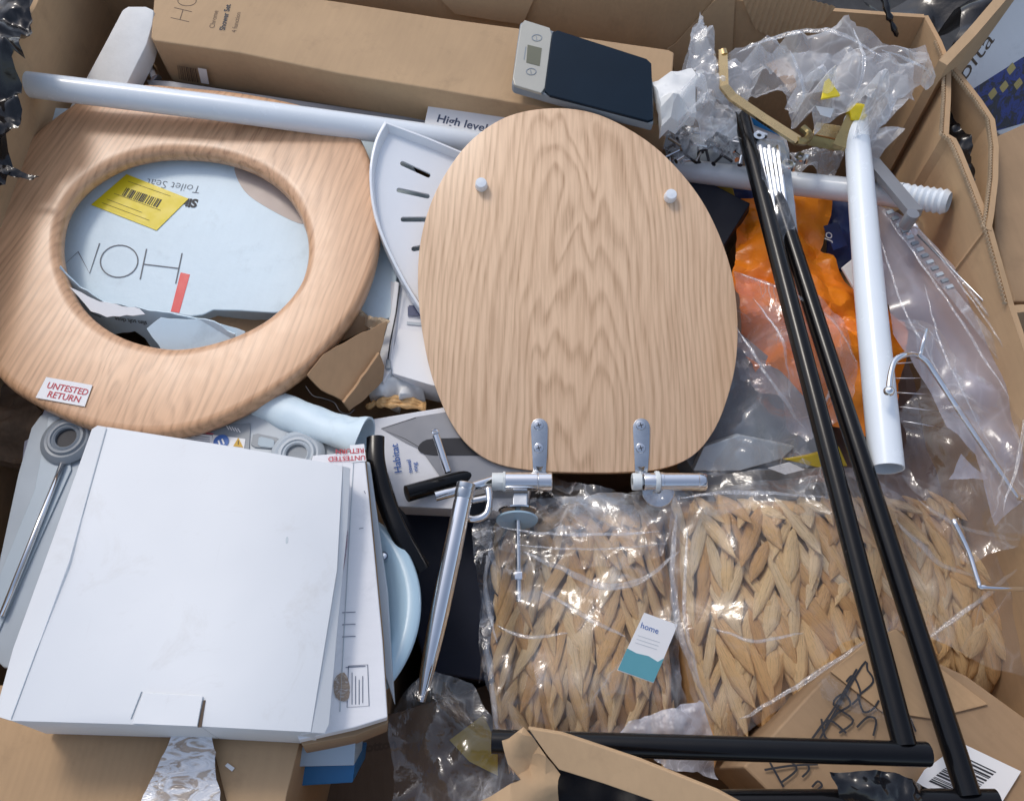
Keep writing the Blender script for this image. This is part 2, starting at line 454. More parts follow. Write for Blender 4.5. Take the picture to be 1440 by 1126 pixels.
K['white_pack'] = m_card('white_printed_mailer', (.64, .77, .84, 1), .04, .45)
K['foam'] = m_plastic('white_foam', (.80, .80, .78, 1), .8, .06, .6, sc=60)
K['pale_grey'] = m_plastic('pale_grey_plastic', (.44, .49, .53, 1), .4, .06, .1)
K['mid_grey'] = m_plastic('mid_grey_plastic', (.22, .25, .28, 1), .4, .08, .1)
K['steel_grey'] = m_plastic('brushed_grey_metal', (.30, .30, .31, 1), .4, .1, .1, metal=.6)
K['black'] = m_plastic('black_lacquered_metal', (.004, .004, .005, 1), .2, .2, .03, Specular_IOR_Level=.3)
K['black_matt'] = m_plastic('matt_black_gap_shade', (.007, .007, .009, 1), .45, .2, .1, Specular_IOR_Level=.2)
K['black_film'] = m_plastic('black_stretch_film', (.010, .010, .012, 1), .16, .2, .7, sc=40)
K['navy'] = m_plastic('dark_navy_card', (.008, .011, .024, 1), .45, .2, .1, Specular_IOR_Level=.25)
K['navy2'] = m_plastic('deep_blue_print', (.012, .03, .13, 1), .35, .3, .05)
K['chrome'] = m_plastic('polished_chrome', (.80, .81, .83, 1), .09, .04, .03, metal=1)
K['chrome_dull'] = m_plastic('zinc_plated_steel', (.62, .64, .66, 1), .22, .1, .15, metal=1, sc=80)
K['brass'] = m_plastic('brushed_brass', (.72, .52, .26, 1), .28, .08, .1, metal=1)
K['gold_dk'] = m_plastic('aged_brass', (.33, .26, .12, 1), .3, .1, .1, metal=.8)
K['glass_navy'] = m_plastic('dark_blue_glass', (.005, .014, .026, 1), .14, .1, 0, Specular_IOR_Level=.15)
K['silver'] = m_plastic('silver_painted_panel', (.42, .41, .36, 1), .35, .03, .02, metal=.25)
K['lcd'] = m_plastic('grey_liquid_crystal_display', (.14, .14, .09, 1), .2, .1, 0)
K['ink'] = Mat('black_ink', (.025, .025, .03, 1), .6).m
K['ink_grey'] = Mat('grey_ink', (.13, .14, .16, 1), .6).m
K['ink_blue'] = Mat('slate_blue_ink', (.06, .08, .14, 1), .6).m
K['ink_brown'] = Mat('brown_ink', (.10, .065, .04, 1), .7).m
K['ink_red'] = Mat('red_ink', (.55, .05, .07, 1), .6).m
K['red'] = m_plastic('red_print', (.72, .03, .035, 1), .4, .05, 0)
K['yellow'] = m_plastic('yellow_label_paper', (.80, .62, .015, 1), .45, .05, .02)
K['yellow_pl'] = m_plastic('yellow_plastic', (.85, .65, .02, 1), .3, .05, .03)
K['yellow_dull'] = m_plastic('dull_yellow_card', (.52, .38, .03, 1), .5, .1, .03)
K['teal'] = m_plastic('teal_print', (.11, .34, .40, 1), .45, .08, .02)
K['blue'] = m_plastic('bright_blue_carton', (.025, .19, .46, 1), .4, .08, .02)
K['blue_ink'] = Mat('blue_ink', (.03, .12, .40, 1), .5).m
K['amber'] = m_plastic('amber_print', (.62, .36, .02, 1), .5, .1, 0)
K['label'] = m_plastic('white_label_paper', (.82, .82, .82, 1), .5, .02, .02)
K['plate'] = m_plastic('pale_blue_enamel', (.44, .60, .70, 1), .16, .04, .02)
K['nylon'] = m_plastic('translucent_white_nylon', (.68, .72, .72, 1), .4, .05, .05)
K['wood_lid'] = m_wood('pale_ash_veneer', (.84, .59, .385, 1), (.36, .205, .11, 1), 3.1, -.01)
K['wood_seat'] = m_wood('warm_ash_veneer', (.70, .425, .245, 1), (.27, .135, .07, 1), 8.4, .015, .34, -70.0)
K['wood_edge'] = m_card('pressed_wood_edge', (.50, .33, .2, 1), .15)
K['asphalt'] = m_card('dark_asphalt', (.035, .035, .037, 1), .3, .9, 4)
K['film_soft'] = m_film('smooth_basket_film', haze=.05, rough=.15, edge=.32, streak=.26, sc=.7, bump=.40)
K['wrap'] = m_film('whitish_crumpled_wrap', haze=.27, rough=.11, edge=.45, streak=.55, bump=.55, sc=.8)
K['film'] = m_film('clear_polythene_film', haze=.02, rough=.10, edge=.30, streak=.34)
K['film_thin'] = m_film('thin_clear_film', haze=.01, rough=.10, edge=.25, streak=.40)
K['film_milky'] = m_film('milky_polythene_film', (.72, .71, .82, 1), haze=.40, rough=.22, edge=.25, streak=.28, sc=.5, bump=.25)
K['film_pink'] = m_film('pale_pinkish_film', (.90, .80, .82, 1), haze=.14, rough=.12, edge=.28, streak=.45)
K['bubble'] = m_film('bubble_packing_film', (.84, .88, .93, 1), haze=.24, rough=.10, edge=.35, streak=.8, sc=1.5, bump=.8)
def m_orange():
    m = Mat('orange_polythene', (.88, .22, .012, 1), .32); co = m.coord()
    m.col(m.ramp(m.noise(co, 9, 4), [(.3, (.82, .17, .008, 1)), (.7, (.97, .33, .02, 1))]))
    m.b.inputs['Subsurface Weight'].default_value = .0
    m.bump(m.noise(co, 60, 4, .6, 1.5), .4, .003); return m.m
K['orange'] = m_orange()
def m_straw():
    m = Mat('water_hyacinth_straw', (.5, .33, .17, 1), .5); oi = m.n('ObjectInfo'); co = m.coord((1, 1, .12))
    f = m.noise(m.coord((1, 1, .10)), 7.5, 5, .7, .3)
    a = m.ramp(oi.outputs['Random'], [(0, (.66, .36, .13, 1)), (.25, (.86, .53, .23, 1)), (.75, (.95, .67, .34, 1)), (1, (.90, .69, .42, 1))])
    m.col(m.mix(m.ramp(f, [(.36, g1(.42)), (.47, g1(.08)), (.56, g1(0))]), a, (.26, .14, .06, 1)))
    m.bump(f, .5, .05); return m.m
K['straw'] = m_straw()
K['straw_core'] = m_card('tan_straw_core', (.48, .29, .13, 1), .25, scale=5)  # darker tan body under the strands
def m_photo(name, cols, sc, seed=0):
    m = Mat(name, cols[0], .35); x = m.n('TexVoronoi'); m.l(m.coord(loc=(seed, 0, 0)), x.inputs['Vector']); x.inputs['Scale'].default_value = sc
    n = m.noise(m.coord(loc=(seed, 0, 0)), sc * 1.5, 5, .7, 1.)
    m.col(m.ramp(n, [(.35 + .3 * i / (len(cols) - 1), c) for i, c in enumerate(cols)])); return m.m
K['photo_blue'] = m_photo('blue_night_photo_print', [(.01, .015, .06, 1), (.015, .04, .30, 1), (.01, .01, .03, 1), (.02, .02, .05, 1)], 30)
K['tape'] = m_plastic('shiny_wrinkled_parcel_tape', (.62, .60, .60, 1), .16, .15, 0, metal=.55)
def m_tape():
    m = Mat('clear_wrinkled_tape', (.66, .60, .55, 1), .18); co = m.coord((1, 2.6, 1), (0, 0, .2))
    n = m.noise(co, 26, 3, .5, 2.0); m.col(m.ramp(n, [(.40, (.42, .33, .26, 1)), (.48, (.78, .78, .80, 1)), (.56, (.74, .74, .76, 1)), (.64, (.45, .37, .30, 1))]))
    m.b.inputs['Coat Weight'].default_value = .7; m.bump(n, .9, .004); return m.m
K['tape'] = m_tape()
# ================================================================== SETTING
solo('ground', '', '', ([V((-60, -60, 0)), V((60, -60, 0)), V((60, 60, 0)), V((-60, 60, 0))], [(0, 1, 2, 3)]), K['asphalt'], Matrix.Identity(4), kind='structure')
# ------------------------------------------------------------------ the big open carton
RIM = .84
BR = P(1300, 25, RIM)
def backy(x): return BR.y + (BR.x - x) * .167
BLx = -.63; BL = V((BLx, backy(BLx), RIM))
def wall(pts, z0, th, nrm_side, waves=.0):
    """upright board: pts are rim points (world); th thickness to the given side (+1 right of travel)"""
    n = len(pts); outp = []
    for i, p in enumerate(pts):
        d = (pts[min(i + 1, n - 1)] - pts[max(i - 1, 0)]); d.z = 0; d.normalize(); outp.append(p + V((d.y, -d.x, 0)) * th * nrm_side)
    vs = list(pts) + outp + [V((p.x, p.y, z0)) for p in pts] + [V((p.x, p.y, z0)) for p in outp]
    fs = []
    for i in range(n - 1):
        fs += [(i, i + 1, n + i + 1, n + i), (i, 2 * n + i, 2 * n + i + 1, i + 1), (n + i, n + i + 1, 3 * n + i + 1, 3 * n + i), (2 * n + i, 3 * n + i, 3 * n + i + 1, 2 * n + i + 1)]
    fs += [(0, n, 3 * n, 2 * n), (n - 1, 3 * n - 1, 4 * n - 1, 2 * n - 1)]
    return vs, fs
big = Thing('pallet_carton', 'big open corrugated carton that holds the whole jumble of returned goods', 'box', at=V((0, 0, .02)))
def rimpts(a, b, k, jit, seed):
    rnd = random.Random(seed); return [a.lerp(b, i / k) + V((0, 0, rnd.uniform(-jit, jit * .3) if 0 < i < k else 0)) for i in range(k + 1)]
big.part('wall', wall(rimpts(BL, BR, 30, .004, 1), .02, .007, -1), K['card'])
rw = [P(1300, 25, RIM) + V((0, .004, 0)), P(1318, 58, RIM), P(1331, 90, RIM), P(1330, 140, RIM - .004), P(1327, 188, RIM - .006), P(1338, 196, RIM - .004), P(1346, 212, RIM - .004), P(1366, 262, RIM - .004), P(1388, 320, RIM - .002),
      P(1402, 370, RIM - .01), P(1418, 428, RIM - .02), V((.52, -.2, RIM - .03)), V((.52, -.5, RIM - .03))]
wr = big.part('wall', wall(rw, .02, .006, -1), K['card'], label='right wall, its two layers split apart at the rim')
ro = [P(1332, 88, RIM - .002), P(1352, 112, RIM), P(1375, 142, RIM), P(1392, 168, RIM), P(1397, 205, RIM), P(1396, 250, RIM), P(1390, 300, RIM), P(1386, 322, RIM - .002)]
big.part('outer_layer', wall(ro, .30, .006, -1), K['card'])
# flute paper showing in the torn rims: a wavy ribbon on top
def flutes(pts, w, amp, pitch):
    out_v, out_f = [], []; L = 0; path = []
    for i in range(len(pts) - 1):
        a, b = pts[i], pts[i + 1]; k = max(1, int((b - a).length / (pitch / 4)))
        d = (b - a).normalized(); s = V((d.y, -d.x, 0)).normalized()
        for j in range(k): path.append((a.lerp(b, j / k), s))
    for i, (p, s) in enumerate(path):
        c = p - s * (w / 2) + V((0, 0, .0012)); o = s * (math.sin(i * math.pi / 2) * amp)
        out_v += [c + o - s * .0004, c + o + s * .0004, c + o + s * .0004 - V((0, 0, .004)), c + o - s * .0004 - V((0, 0, .004))]
    for i in range(len(path) - 1):
        a = i * 4
        for k in range(4): out_f.append((a + k, a + (k + 1) % 4, a + 4 + (k + 1) % 4, a + 4 + k))
    return out_v, out_f
big.part('fluted_edge', flutes([p + V((.0, 0, 0)) for p in rw[1:11]], -.006, .0014, .0044), K['card_edge'], stuff=True)
big.part('fluted_edge', flutes(ro, -.006, .0014, .0044), K['card_edge'], stuff=True)
big.part('wall', wall([BL, V((BLx, -.5, RIM))], .02, .007, 1), K['card'])
big.part('wall', wall([V((BLx + .008, -.5, .74)), V((.519, -.5, .74))], .02, .007, 1), K['card'])
big.part('base', slab([V((BLx, -.5, .03)), V((.52, -.5, .03)), V((BR.x, BR.y, .03)), V((BL.x, BL.y, .03))], V((0, 0, 1)), .02), K['card_dark'])
# ridged liner where the outer sheet is torn off the back wall
bw = Plane((1050, 5, RIM), (1290, 25, RIM), (1200, 60, RIM - .05))
def onback(px, py, off=.002):
    n = V((.167, 1, 0)).normalized(); r = ray(px, py); t = (BR - n * off - CAM).dot(n) / r.dot(n); return CAM + r * t
def ridged(poly, pitch=.0075, amp=.0022):
    q = [onback(*p) for p in poly]; n = V((-.167, -1, 0)).normalized(); u = V((1, -.167, 0)).normalized(); o = q[0]
    pts2 = [((p - o).dot(u), p.z) for p in q]
    x0, x1 = min(p[0] for p in pts2), max(p[0] for p in pts2); vs, fs = [], []; x = x0; prev = None; i = 0
    while x < x1:
        ys = []
        for a in range(len(pts2)):
            p, r = pts2[a], pts2[(a + 1) % len(pts2)]
            if (p[0] - x) * (r[0] - x) < 0: ys.append(p[1] + (r[1] - p[1]) * (x - p[0]) / (r[0] - p[0]))
        if len(ys) >= 2:
            h = n * (amp * (1 + math.sin(2 * math.pi * x / pitch)) / 2 + .001)
            for z in (min(ys), max(ys)):
                b = o + u * x; vs.append(V((b.x, b.y, z)) + h)
            if prev is not None: k = len(vs) - 4; fs.append((k, k + 1, k + 3, k + 2))
            prev = 1
        else: prev = None
        x += pitch / 8
    return vs, fs
big.part('ridged_liner', ridged([(1042, -6), (1100, -12), (1175, 8), (1160, 30), (1128, 48), (1085, 52), (1062, 40)]), K['card2'], smooth=True)
# folded flap pieces of the back wall (creases)
for q, nm in (([(938, 70), (950, 62), (1015, -10), (1034, -10), (1030, 70), (1010, 110), (960, 130)], 0), ([(600, -20), (760, -20), (745, 12), (735, 35), (700, 30), (640, 20)], 1)):
    big.part('flap', slab([onback(*p, off=.004 + .002 * nm) for p in q], V((-.167, -1, 0)).normalized(), .003), K['card2'])
# front flap folded into the box
fp = Plane((735, 1028, .80), (1030, 1126, .81), (760, 1126, .78))
big.part('flap', pslab(fp, [(742, 1023), (790, 1031), (900, 1068), (1010, 1112), (1080, 1150), (1010, 1165), (930, 1130), (850, 1102), (786, 1082), (768, 1060)], .006, .001), K['card2'], label='front flap strip folded over the goods')
fp2 = Plane((735, 1028, .752), (720, 1070, .74), (785, 1120, .70))
big.part('flap', sheet([(705, 1042, .79), (738, 1023, .80), (770, 1058, .795), (788, 1086, .79), (782, 1150, .76), (640, 1150, .76), (690, 1112, .77), (728, 1094, .78), (712, 1075, .785)], [(745, 1075, .775)], .006, .012, 16, 4, thick=.005, mode='fold'), K['card2'], smooth=30)

solo('black_film_wrap', 'black sheet added for the darkness behind the folded front flap strip', 'plastic wrap', sheet([(770, 1075, .735), (880, 1085, .735), (1060, 1150, .735), (1000, 1200, .73), (780, 1200, .73)], (), .008, .012, 30, 19), K['black_matt'], smooth=True)  # black sheet added so the gap under the flap reads dark
# neighbouring boxes beyond the right wall
nb = Thing('open_carton', 'neighbouring open brown carton beyond the right wall, with a pale printed pack inside', 'box', at=V((.75, .2, .0)))
nb.part('wall', wall([P(1332, 92, .86), P(1372, 50, .88), P(1420, -6, .90), P(1500, -100, .92)], .03, .012, -1), K['card2'])
nb.part('wall', wall([P(1418, 430, .80), P(1436, 428, .80), P(1500, 430, .80)], .03, .01, 1), K['card2'])
pr = Plane((1345, 110, .80), (1440, 5, .86), (1440, 80, .80), u=((1360, 110), (1435, 20)))
ot = Thing('printed_pack', 'white printed pack with big serif letters and a blue picture, beyond the right wall', 'pack', M=pr.M(pr.at(1420, 60)))
ot.part('sleeve', pslab(pr, [(1336, 99), (1425, -12), (1520, -60), (1520, 200), (1405, 190), (1366, 140)], .02, .002), K['white_card'])
ot.part('lettering', text(pr, 'bita', (1356, 116), (1420, 28), .024, sx=1.25, bold=-.0001), K['ink_brown'])
ot.part('picture', thin(pr, [(1366, 127), (1440, 80), (1520, 40), (1520, 150), (1396, 186), (1385, 160)]), K['photo_blue'])
for x, y in ((1422, 97), (1412, 122), (1396, 132), (1432, 118)):
    c = pr.at(x, y, .0005); ot.part('flower_print', (lambda q: (q, [tuple(range(len(q)))]))([c + pr.u * math.cos(a * .785) * (.006 + .002 * (a % 2)) + pr.v * math.sin(a * .785) * (.006 + .002 * (a % 2)) for a in range(8)]), K['gold_dk'])
cb = Plane((1400, 200, .81), (1440, 160, .82), (1440, 420, .79))
solo('brown_carton', 'plain brown carton side between the right wall and the frame edge', 'box', pslab(cb, [(1400, 192), (1520, 138), (1520, 425), (1425, 424), (1399, 330)], .5, .002, down=V((0, 0, 1))), K['card_dark'])

# black stretch film: behind, left side, bottom
solo('black_film_wrap', 'black stretch film over the load behind the top right corner', 'plastic wrap', sheet([(1040, -60, .80), (1180, -90, .84), (1450, -130, .86), (1412, -12, .85), (1375, 36, .84), (1336, 84, .80), (1312, 40, .74), (1240, 10, .72), (1100, -8, .72)], (), .012, .02, 14, 3, wave=.004), K['black_film'], smooth=True)
solo('black_film_wrap', 'crinkled black stretch film hanging over the left wall, top left corner', 'plastic wrap', sheet([(-60, -40, .88), (38, -40, .88), (42, 30, .86), (38, 90, .85), (28, 130, .84), (30, 165, .82), (10, 235, .80), (0, 262, .79), (-60, 262, .80)], [(0, 40, .90), (0, 150, .88)], .005, .022, 26, 5, wave=.006), K['black_film'], smooth=True)
solo('black_film_scrap', 'thin torn wisp of black film lying on the wooden ring at the left edge', 'plastic scrap', sheet([(-8, 226, .80), (20, 236, .795), (42, 243, .79), (55, 246, .788), (44, 251, .788), (24, 249, .79), (-8, 240, .80)], (), .003, .006, 60, 6, wave=.002), K['black_film'], smooth=True)
solo('black_film_strand', 'twisted black film strand hanging over the back wall rim', 'plastic scrap', tube(spline([P(1243, -12, .87), P(1248, 15, .86), P(1254, 32, .85), P(1262, 52, .835)], 5, False), [.006, .005, .006, .004, .005, .004, .003, .004, .005, .003, .002, .003, .004, .003, .003, .001], 7), K['black_film'], smooth=True)
solo('black_film_wrap', 'dark film with glints sunk in the gap between the split layers of the right wall', 'plastic wrap', sheet([(1336, 104, .815), (1386, 174, .815), (1391, 300, .80), (1384, 312, .80), (1352, 215, .80), (1337, 190, .80)], (), .005, .02, 40, 9), K['black_film'], smooth=True)
solo('black_film_scrap', 'crumpled black plastic over the carton with handwriting, bottom right', 'plastic scrap', sheet([(1172, 1084, .775), (1215, 1080, .78), (1260, 1088, .775), (1330, 1108, .76), (1335, 1150, .75), (1190, 1150, .75)], [(1230, 1105, .79)], .004, .018, 34, 12, wave=.003), K['black_film'], smooth=True)

# hidden filling that carries the pile
for i, (x, y, w, d, z) in enumerate(((-.36, -.22, .44, .46, .52), (.28, -.26, .46, .44, .40), (-.30, .22, .5, .34, .50), (.24, .16, .46, .36, .46))):
    lab = ['brown carton at the bottom of the pile, under the blank white box', 'brown carton at the bottom of the pile, under the straw baskets', 'brown carton at the bottom of the pile, under the wooden ring', 'brown carton at the bottom of the pile, under the orange bag'][i]
    solo('buried_carton', lab, 'box', slab([V((x - w / 2, y - d / 2, z)), V((x + w / 2, y - d / 2, z)), V((x + w / 2, y + d / 2, z)), V((x - w / 2, y + d / 2, z))], V((0, 0, 1)), z - .04, .003), K['card_dark'])

# ================================================================== TOP LEFT
lb = Plane((212, 55, .80), (948, 72, .80), (925, 180, .79), u=((212, 55), (600, 128)))
t = Thing('shower_set_carton', 'long brown carton for a chrome shower set along the back wall', 'box', M=lb.M(lb.at(560, 90)))
t.part('carton', pslab(lb, [(219, -34), (480, 3), (620, 25), (760, 44), (940, 70), (948, 74), (940, 178), (800, 158), (620, 127), (480, 104), (335, 74), (216, 57), (212, 52)], .072, .002), K['card2'])
for s, a, b, sz, bo, mt in (('HOME', (274, 34), (282, 2), .022, -.0006, 'ink_brown'), ('Chrome', (301, 40), (309, 8), .0075, -.0001, 'ink_brown'), ('Shower Set', (316, 43), (324, 9), .0080, .0003, 'ink'), ('4 function', (332, 46), (340, 12), .0072, -.0001, 'ink_brown')):
    if s == 'HOME': continue
    t.part('lettering', text(lb, s, a, b, sz, bold=bo), K[mt])
t.part('lettering', strokes(lb, [[(240, 25), (266, 31)], [(245, 11), (270, 17)], [(253, 28), (257.5, 14)], [(263 + 13 * math.cos(k * .3), 1.5 + 7 * math.sin(k * .3)) for k in range(22)]], .0011), K['ink_brown'])
fr = V((0, 0, 1))
# barcode on the front face
A_, B_ = lb.at(240, 62) - lb.n * .035, lb.at(300, 73) - lb.n * .035
ff = object.__new__(Plane); ff.u = (B_ - A_).normalized(); ff.n = (ff.u.cross(lb.n)).normalized()
if ff.n.y > 0: ff.n = -ff.n
ff.v = ff.n.cross(ff.u); ff.o = lb.at(260, 66)
t.part('barcode_print', barcode(ff, [(249, 92), (277, 97), (281, 117), (252, 112)], 22, 4, .0025), K['ink_brown'])
t.part('sticker', thin(ff.lift(.0022), [(278, 96), (290, 98), (294, 119), (283, 117)]), K['label'])
# kitchen scale
sp = Plane((733, 28, .835), (917, 85, .825), (720, 118, .825), u=((720, 118), (919, 172)))
t = Thing('kitchen_scale', 'slim kitchen scale with silver control strip and dark blue glass, on the long brown carton', 'scale', M=sp.M(sp.at(820, 100)))
ol = chaik([(732, 27), (742, 29), (905, 81), (917, 88), (919, 166), (917, 173), (729, 120), (719, 116), (720, 108), (730, 34)], .3, 1)
t.part('base', pslab(sp, [(p[0] + .5, p[1] + 3) for p in ol], .013, .002), K['mid_grey'])
g = sp.lift(.0035)
t.part('control_strip', pslab(g, chaik([(734, 27), (777, 40.5), (765, 132), (720, 118.5)], .09, 1), .004, .0008), K['silver'])
t.part('glass_plate', pslab(g, chaik([(777.5, 40.5), (916, 85), (919, 172), (765.5, 132)], .05, 1), .004, .0008), K['glass_navy'])
t.part('display', thin(g, [(742, 63), (762, 68), (759, 93), (740, 88)]), K['lcd'])
for x, y in ((755, 53.5), (747, 101)):
    t.part('button', loft([g.at(x + 7.5 * math.cos(a * .4), y + 5 * math.sin(a * .4), .0002) for a in range(16)], [g.at(x + 6.3 * math.cos(a * .4), y + 4 * math.sin(a * .4), .0002) for a in range(16)], g.n, [(0, 0), (0, .0003), (1, .0003), (1, 0)]), K['mid_grey'])
    t.part('button_mark', quadbar(g, (x - 1, y - 2.4), (x, y + 2.4), .001, .0004), K['mid_grey'])
t.part('print', quadbar(g, (737, 84), (739.5, 66), .0012, .0004), K['mid_grey'])
# foam bar / long white pieces
fpn = Plane((190, 20, .80), (130, 110, .755), (205, 60, .79))
solo('foam_block', 'long white foam packing strip leaning left of the long brown carton', 'packing foam', pslab(fpn, [(172, 14), (180, 9), (205, 9), (216, 14), (214, 34), (206, 62), (178, 118), (150, 170), (88, 168), (122, 108), (150, 56)], .03, .002, down=V((0, 0, 1))), K['foam'], smooth=40)
gp = Plane((230, 116, .745), (600, 172, .735), (620, 200, .725))
solo('metal_panel', 'flat grey metal panel between the white tube and the long brown carton', 'panel', pslab(gp, [(205, 112), (240, 114), (600, 168), (660, 200), (640, 230), (230, 160)], .01, .001), K['steel_grey'])
solo('chrome_fitting', 'small chrome fitting tucked under the left end of the long brown carton', 'fitting', tube([P(208, 88, .75), P(220, 112, .745)], .008, 12), K['chrome'], smooth=40)
# white tube, left
solo('white_tube', 'thick white tube lying over the top of the wooden toilet ring', 'tube', tube([P(-30, 112, .80), P(38, 119, .797), P(300, 151, .786), P(520, 181, .766), P(700, 206, .74)], .0165, 28, hollow=.88), K['white_tube'], smooth=40)
# leaflet
lp = Plane((605, 142, .765), (710, 165, .765), (600, 190, .75), u=((615, 168), (690, 182)))
t = Thing('text_leaflet', 'white leaflet starting High lev behind the top of the pale wooden lid', 'leaflet', M=lp.M(lp.at(650, 170)))
t.part('card', pslab(lp, [(604, 141), (760, 170), (760, 240), (590, 205)], .004, .0005), K['label'])
t.part('lettering', text(lp, 'High level', (613, 171), (688, 186.5), .0115, bold=.0003, sx=1.12), K['ink_blue'])
t.part('lettering', text(lp, 'of safety', (610, 190), (686, 204), .0115, bold=.0003, sx=1.1), K['ink_blue'])

# ================================================================== WOODEN RING AND THE PACK UNDER IT
rp = Plane((260, 130, .765), (0, 500, .738), (520, 400, .748), u=((150, 560), (330, 560)))
rp.u, rp.v = (rp.u * math.cos(R(-14)) + rp.v * math.sin(R(-14))), None; rp.v = rp.n.cross(rp.u)
outer = spline([(200, 117), (270, 122), (345, 130), (430, 148), (493, 178), (520, 225), (530, 280), (531, 335), (516, 395), (486, 450), (430, 514), (350, 568), (275, 600), (205, 609), (130, 599), (60, 570), (0, 531), (-26, 480), (-36, 410), (-34, 330), (-10, 262), (40, 195), (95, 150), (140, 125)], 5)
hole = spline([(250, 213), (310, 219), (365, 240), (405, 273), (428, 320), (430, 365), (415, 405), (375, 445), (320, 472), (255, 486), (200, 480), (150, 460), (110, 425), (88, 380), (82, 335), (92, 290), (120, 255), (165, 228), (208, 216)], 5)
NN = 160; oo = [rp.at(*p) for p in byangle(outer, (255, 350), NN)]; hh = [rp.at(*p) for p in byangle(hole, (255, 350), NN)]
t = Thing('toilet_seat', 'warm ash wood toilet seat ring with a big oval hole', 'toilet seat', M=rp.M(rp.at(255, 360)))
t.part('ring', loft(oo, hh, rp.n, [(-.0, -.020), (-.012, -.014), (-.008, -.008), (.0, -.004), (.02, -.0014), (.05, -.0003), (.09, 0), (.4, .0001), (.86, .0), (.91, -.0006), (.95, -.0022), (.98, -.005), (.995, -.009), (1.0, -.015), (.97, -.021), (.5, -.022)]), K['wood_seat'], smooth=True)
st = t.part('sticker', thin(rp.lift(.0012), [(65, 530), (130, 541.5), (119, 571.5), (50, 559)]), K['label'])
t.part('lettering', text(rp.lift(.0016), 'UNTESTED', (64.5, 545), (126, 556.5), .0076, bold=.00012, sx=.95), K['ink_red'], st)
t.part('lettering', text(rp.lift(.0016), 'RETURN', (65, 557.5), (127, 568.5), .0076, bold=.00012, sx=.98), K['ink_red'], st)

hp = Plane((100, 250, .725), (540, 330, .72), (300, 440, .70), u=((250, 390), (100, 368)))
t = Thing('seat_package', 'white printed toilet seat package seen through the wooden ring, lettering upside down', 'package', M=hp.M(hp.at(300, 330)))
body = [(60, 150), (340, 170), (480, 235), (530, 320), (553, 352), (560, 375), (553, 430), (549, 447), (541, 449), (536, 456), (524, 453), (514, 441), (500, 437), (470, 441), (430, 437), (385, 440), (338, 437), (300, 436), (285, 443), (268, 445), (232, 440), (180, 436), (140, 428), (90, 400), (50, 330)]
t.part('printed_face', pslab(hp, body, .05, .0015), K['white_pack'])
def glyphs(pl, base, ex, ey, paths, w):
    """thin drawn letters: base pixel, ex / ey pixel vectors of one letter unit"""
    ls = []
    for p in paths: ls.append([(base[0] + ex[0] * a + ey[0] * b, base[1] + ex[1] * a + ey[1] * b) for a, b in p])
    return strokes(pl, ls, w, .0005)
circ = lambda cx, cy, r, n=28: [(cx + r * math.cos(2 * math.pi * k / n), cy + r * math.sin(2 * math.pi * k / n)) for k in range(n + 1)]
HOMEg = [[(0, 0), (0, 1)], [(1, 0), (1, 1)], [(0, .5), (1, .5)], circ(1.68, .5, .52), [(2.32, 0), (2.42, 1), (2.86, .35), (3.28, 1), (3.4, 0)], circ(4.0, .5, .46), [(3.6, .5), (4.4, .5)]]
t.part('lettering', glyphs(hp, (256, 356), (-50, -6), (-9, 43), HOMEg, .0016), K['ink_grey'])
t.part('lettering', text(hp, 'Toilet Seat', (284, 262), (200, 262 - 12), .0125, bold=-.0003, h=.0005), K['ink_grey'])
t.part('lettering', text(hp, 'Slim', (279, 281), (200, 275), .0125, bold=.0008, h=.0005), K['ink'])
t.part('lettering', text(hp, 'Slow close', (268, 216), (200, 208), .0055, bold=-.0001, h=.0005), K['ink_grey'])
t.part('box_symbol', strokes(hp, [[(281, 216), (304, 219), (303, 227), (280, 225), (281, 216)], [(281, 216), (291, 223), (304, 219)]], .0009, .0005), K['ink_grey'])
t.part('red_stripe', thin(hp, [(254, 383), (267, 386), (252, 440), (240, 438)]), K['red'])
t.part('wood_picture', thin(hp, spline([(332, 232), (360, 240), (395, 262), (425, 300), (425, 315), (390, 300), (350, 275), (333, 250)], 4)), m_plastic('printed_wood_picture', (.52, .42, .36, 1), .45, .12, 0))
yl = t.part('sticker', thin(hp.lift(.0005), [(178, 245), (265, 279.5), (220, 324), (128, 288)], .0005), K['yellow'])
t.part('barcode_print', barcode(hp, [(178, 264), (228, 281), (221, 292), (171, 275)], 26, 8, .0013), K['ink'], yl)
for a, b in (((180, 255), (240, 276)), ((160, 272), (226, 296)), ((150, 280), (200, 299)), ((143, 285), (210, 310))):
    t.part('fine_print', quadbar(hp, a, b, .0005, .0013), K['ink_brown'], yl)
cw1 = Plane((90, 390, .733), (232, 438, .729), (320, 480, .715)); cw2 = Plane((215, 450, .735), (340, 470, .722), (230, 482, .722))
t.part('torn_wrap', pslab(cw1, wob([(84, 374), (112, 404), (145, 424), (200, 434), (240, 440), (276, 448), (300, 452), (330, 470), (330, 500), (218, 496), (204, 476), (190, 466), (172, 468), (150, 474), (110, 446), (80, 410)], 9, 1.3, 8), .002, .0004), K['white_pack'])
t.part('torn_wrap', pslab(cw2, wob([(206, 462), (226, 446), (262, 449), (300, 452), (345, 466), (338, 500), (230, 498)], 11, 1.2, 9), .002, .0004), K['white_pack'])
t.part('wrap_fold', pslab(Plane((120, 420, .737), (180, 436, .735), (150, 452, .730)), wob([(98, 404), (140, 424), (196, 434), (204, 442), (150, 446), (128, 438)], 8, 1.2, 4), .0015, .0003), K['label'])
t.part('scribble', strokes(cw1.lift(.0004), [[(125, 428), (138, 436), (128, 440), (142, 446)], [(112, 414), (124, 424), (118, 428)], [(150, 436), (165, 441)]], .0014, .0004), K['ink'])
t.part('lettering', text(cw1, 'slim soft close', (206, 452), (150, 444), .006, bold=.0001, h=.0008), K['ink'])
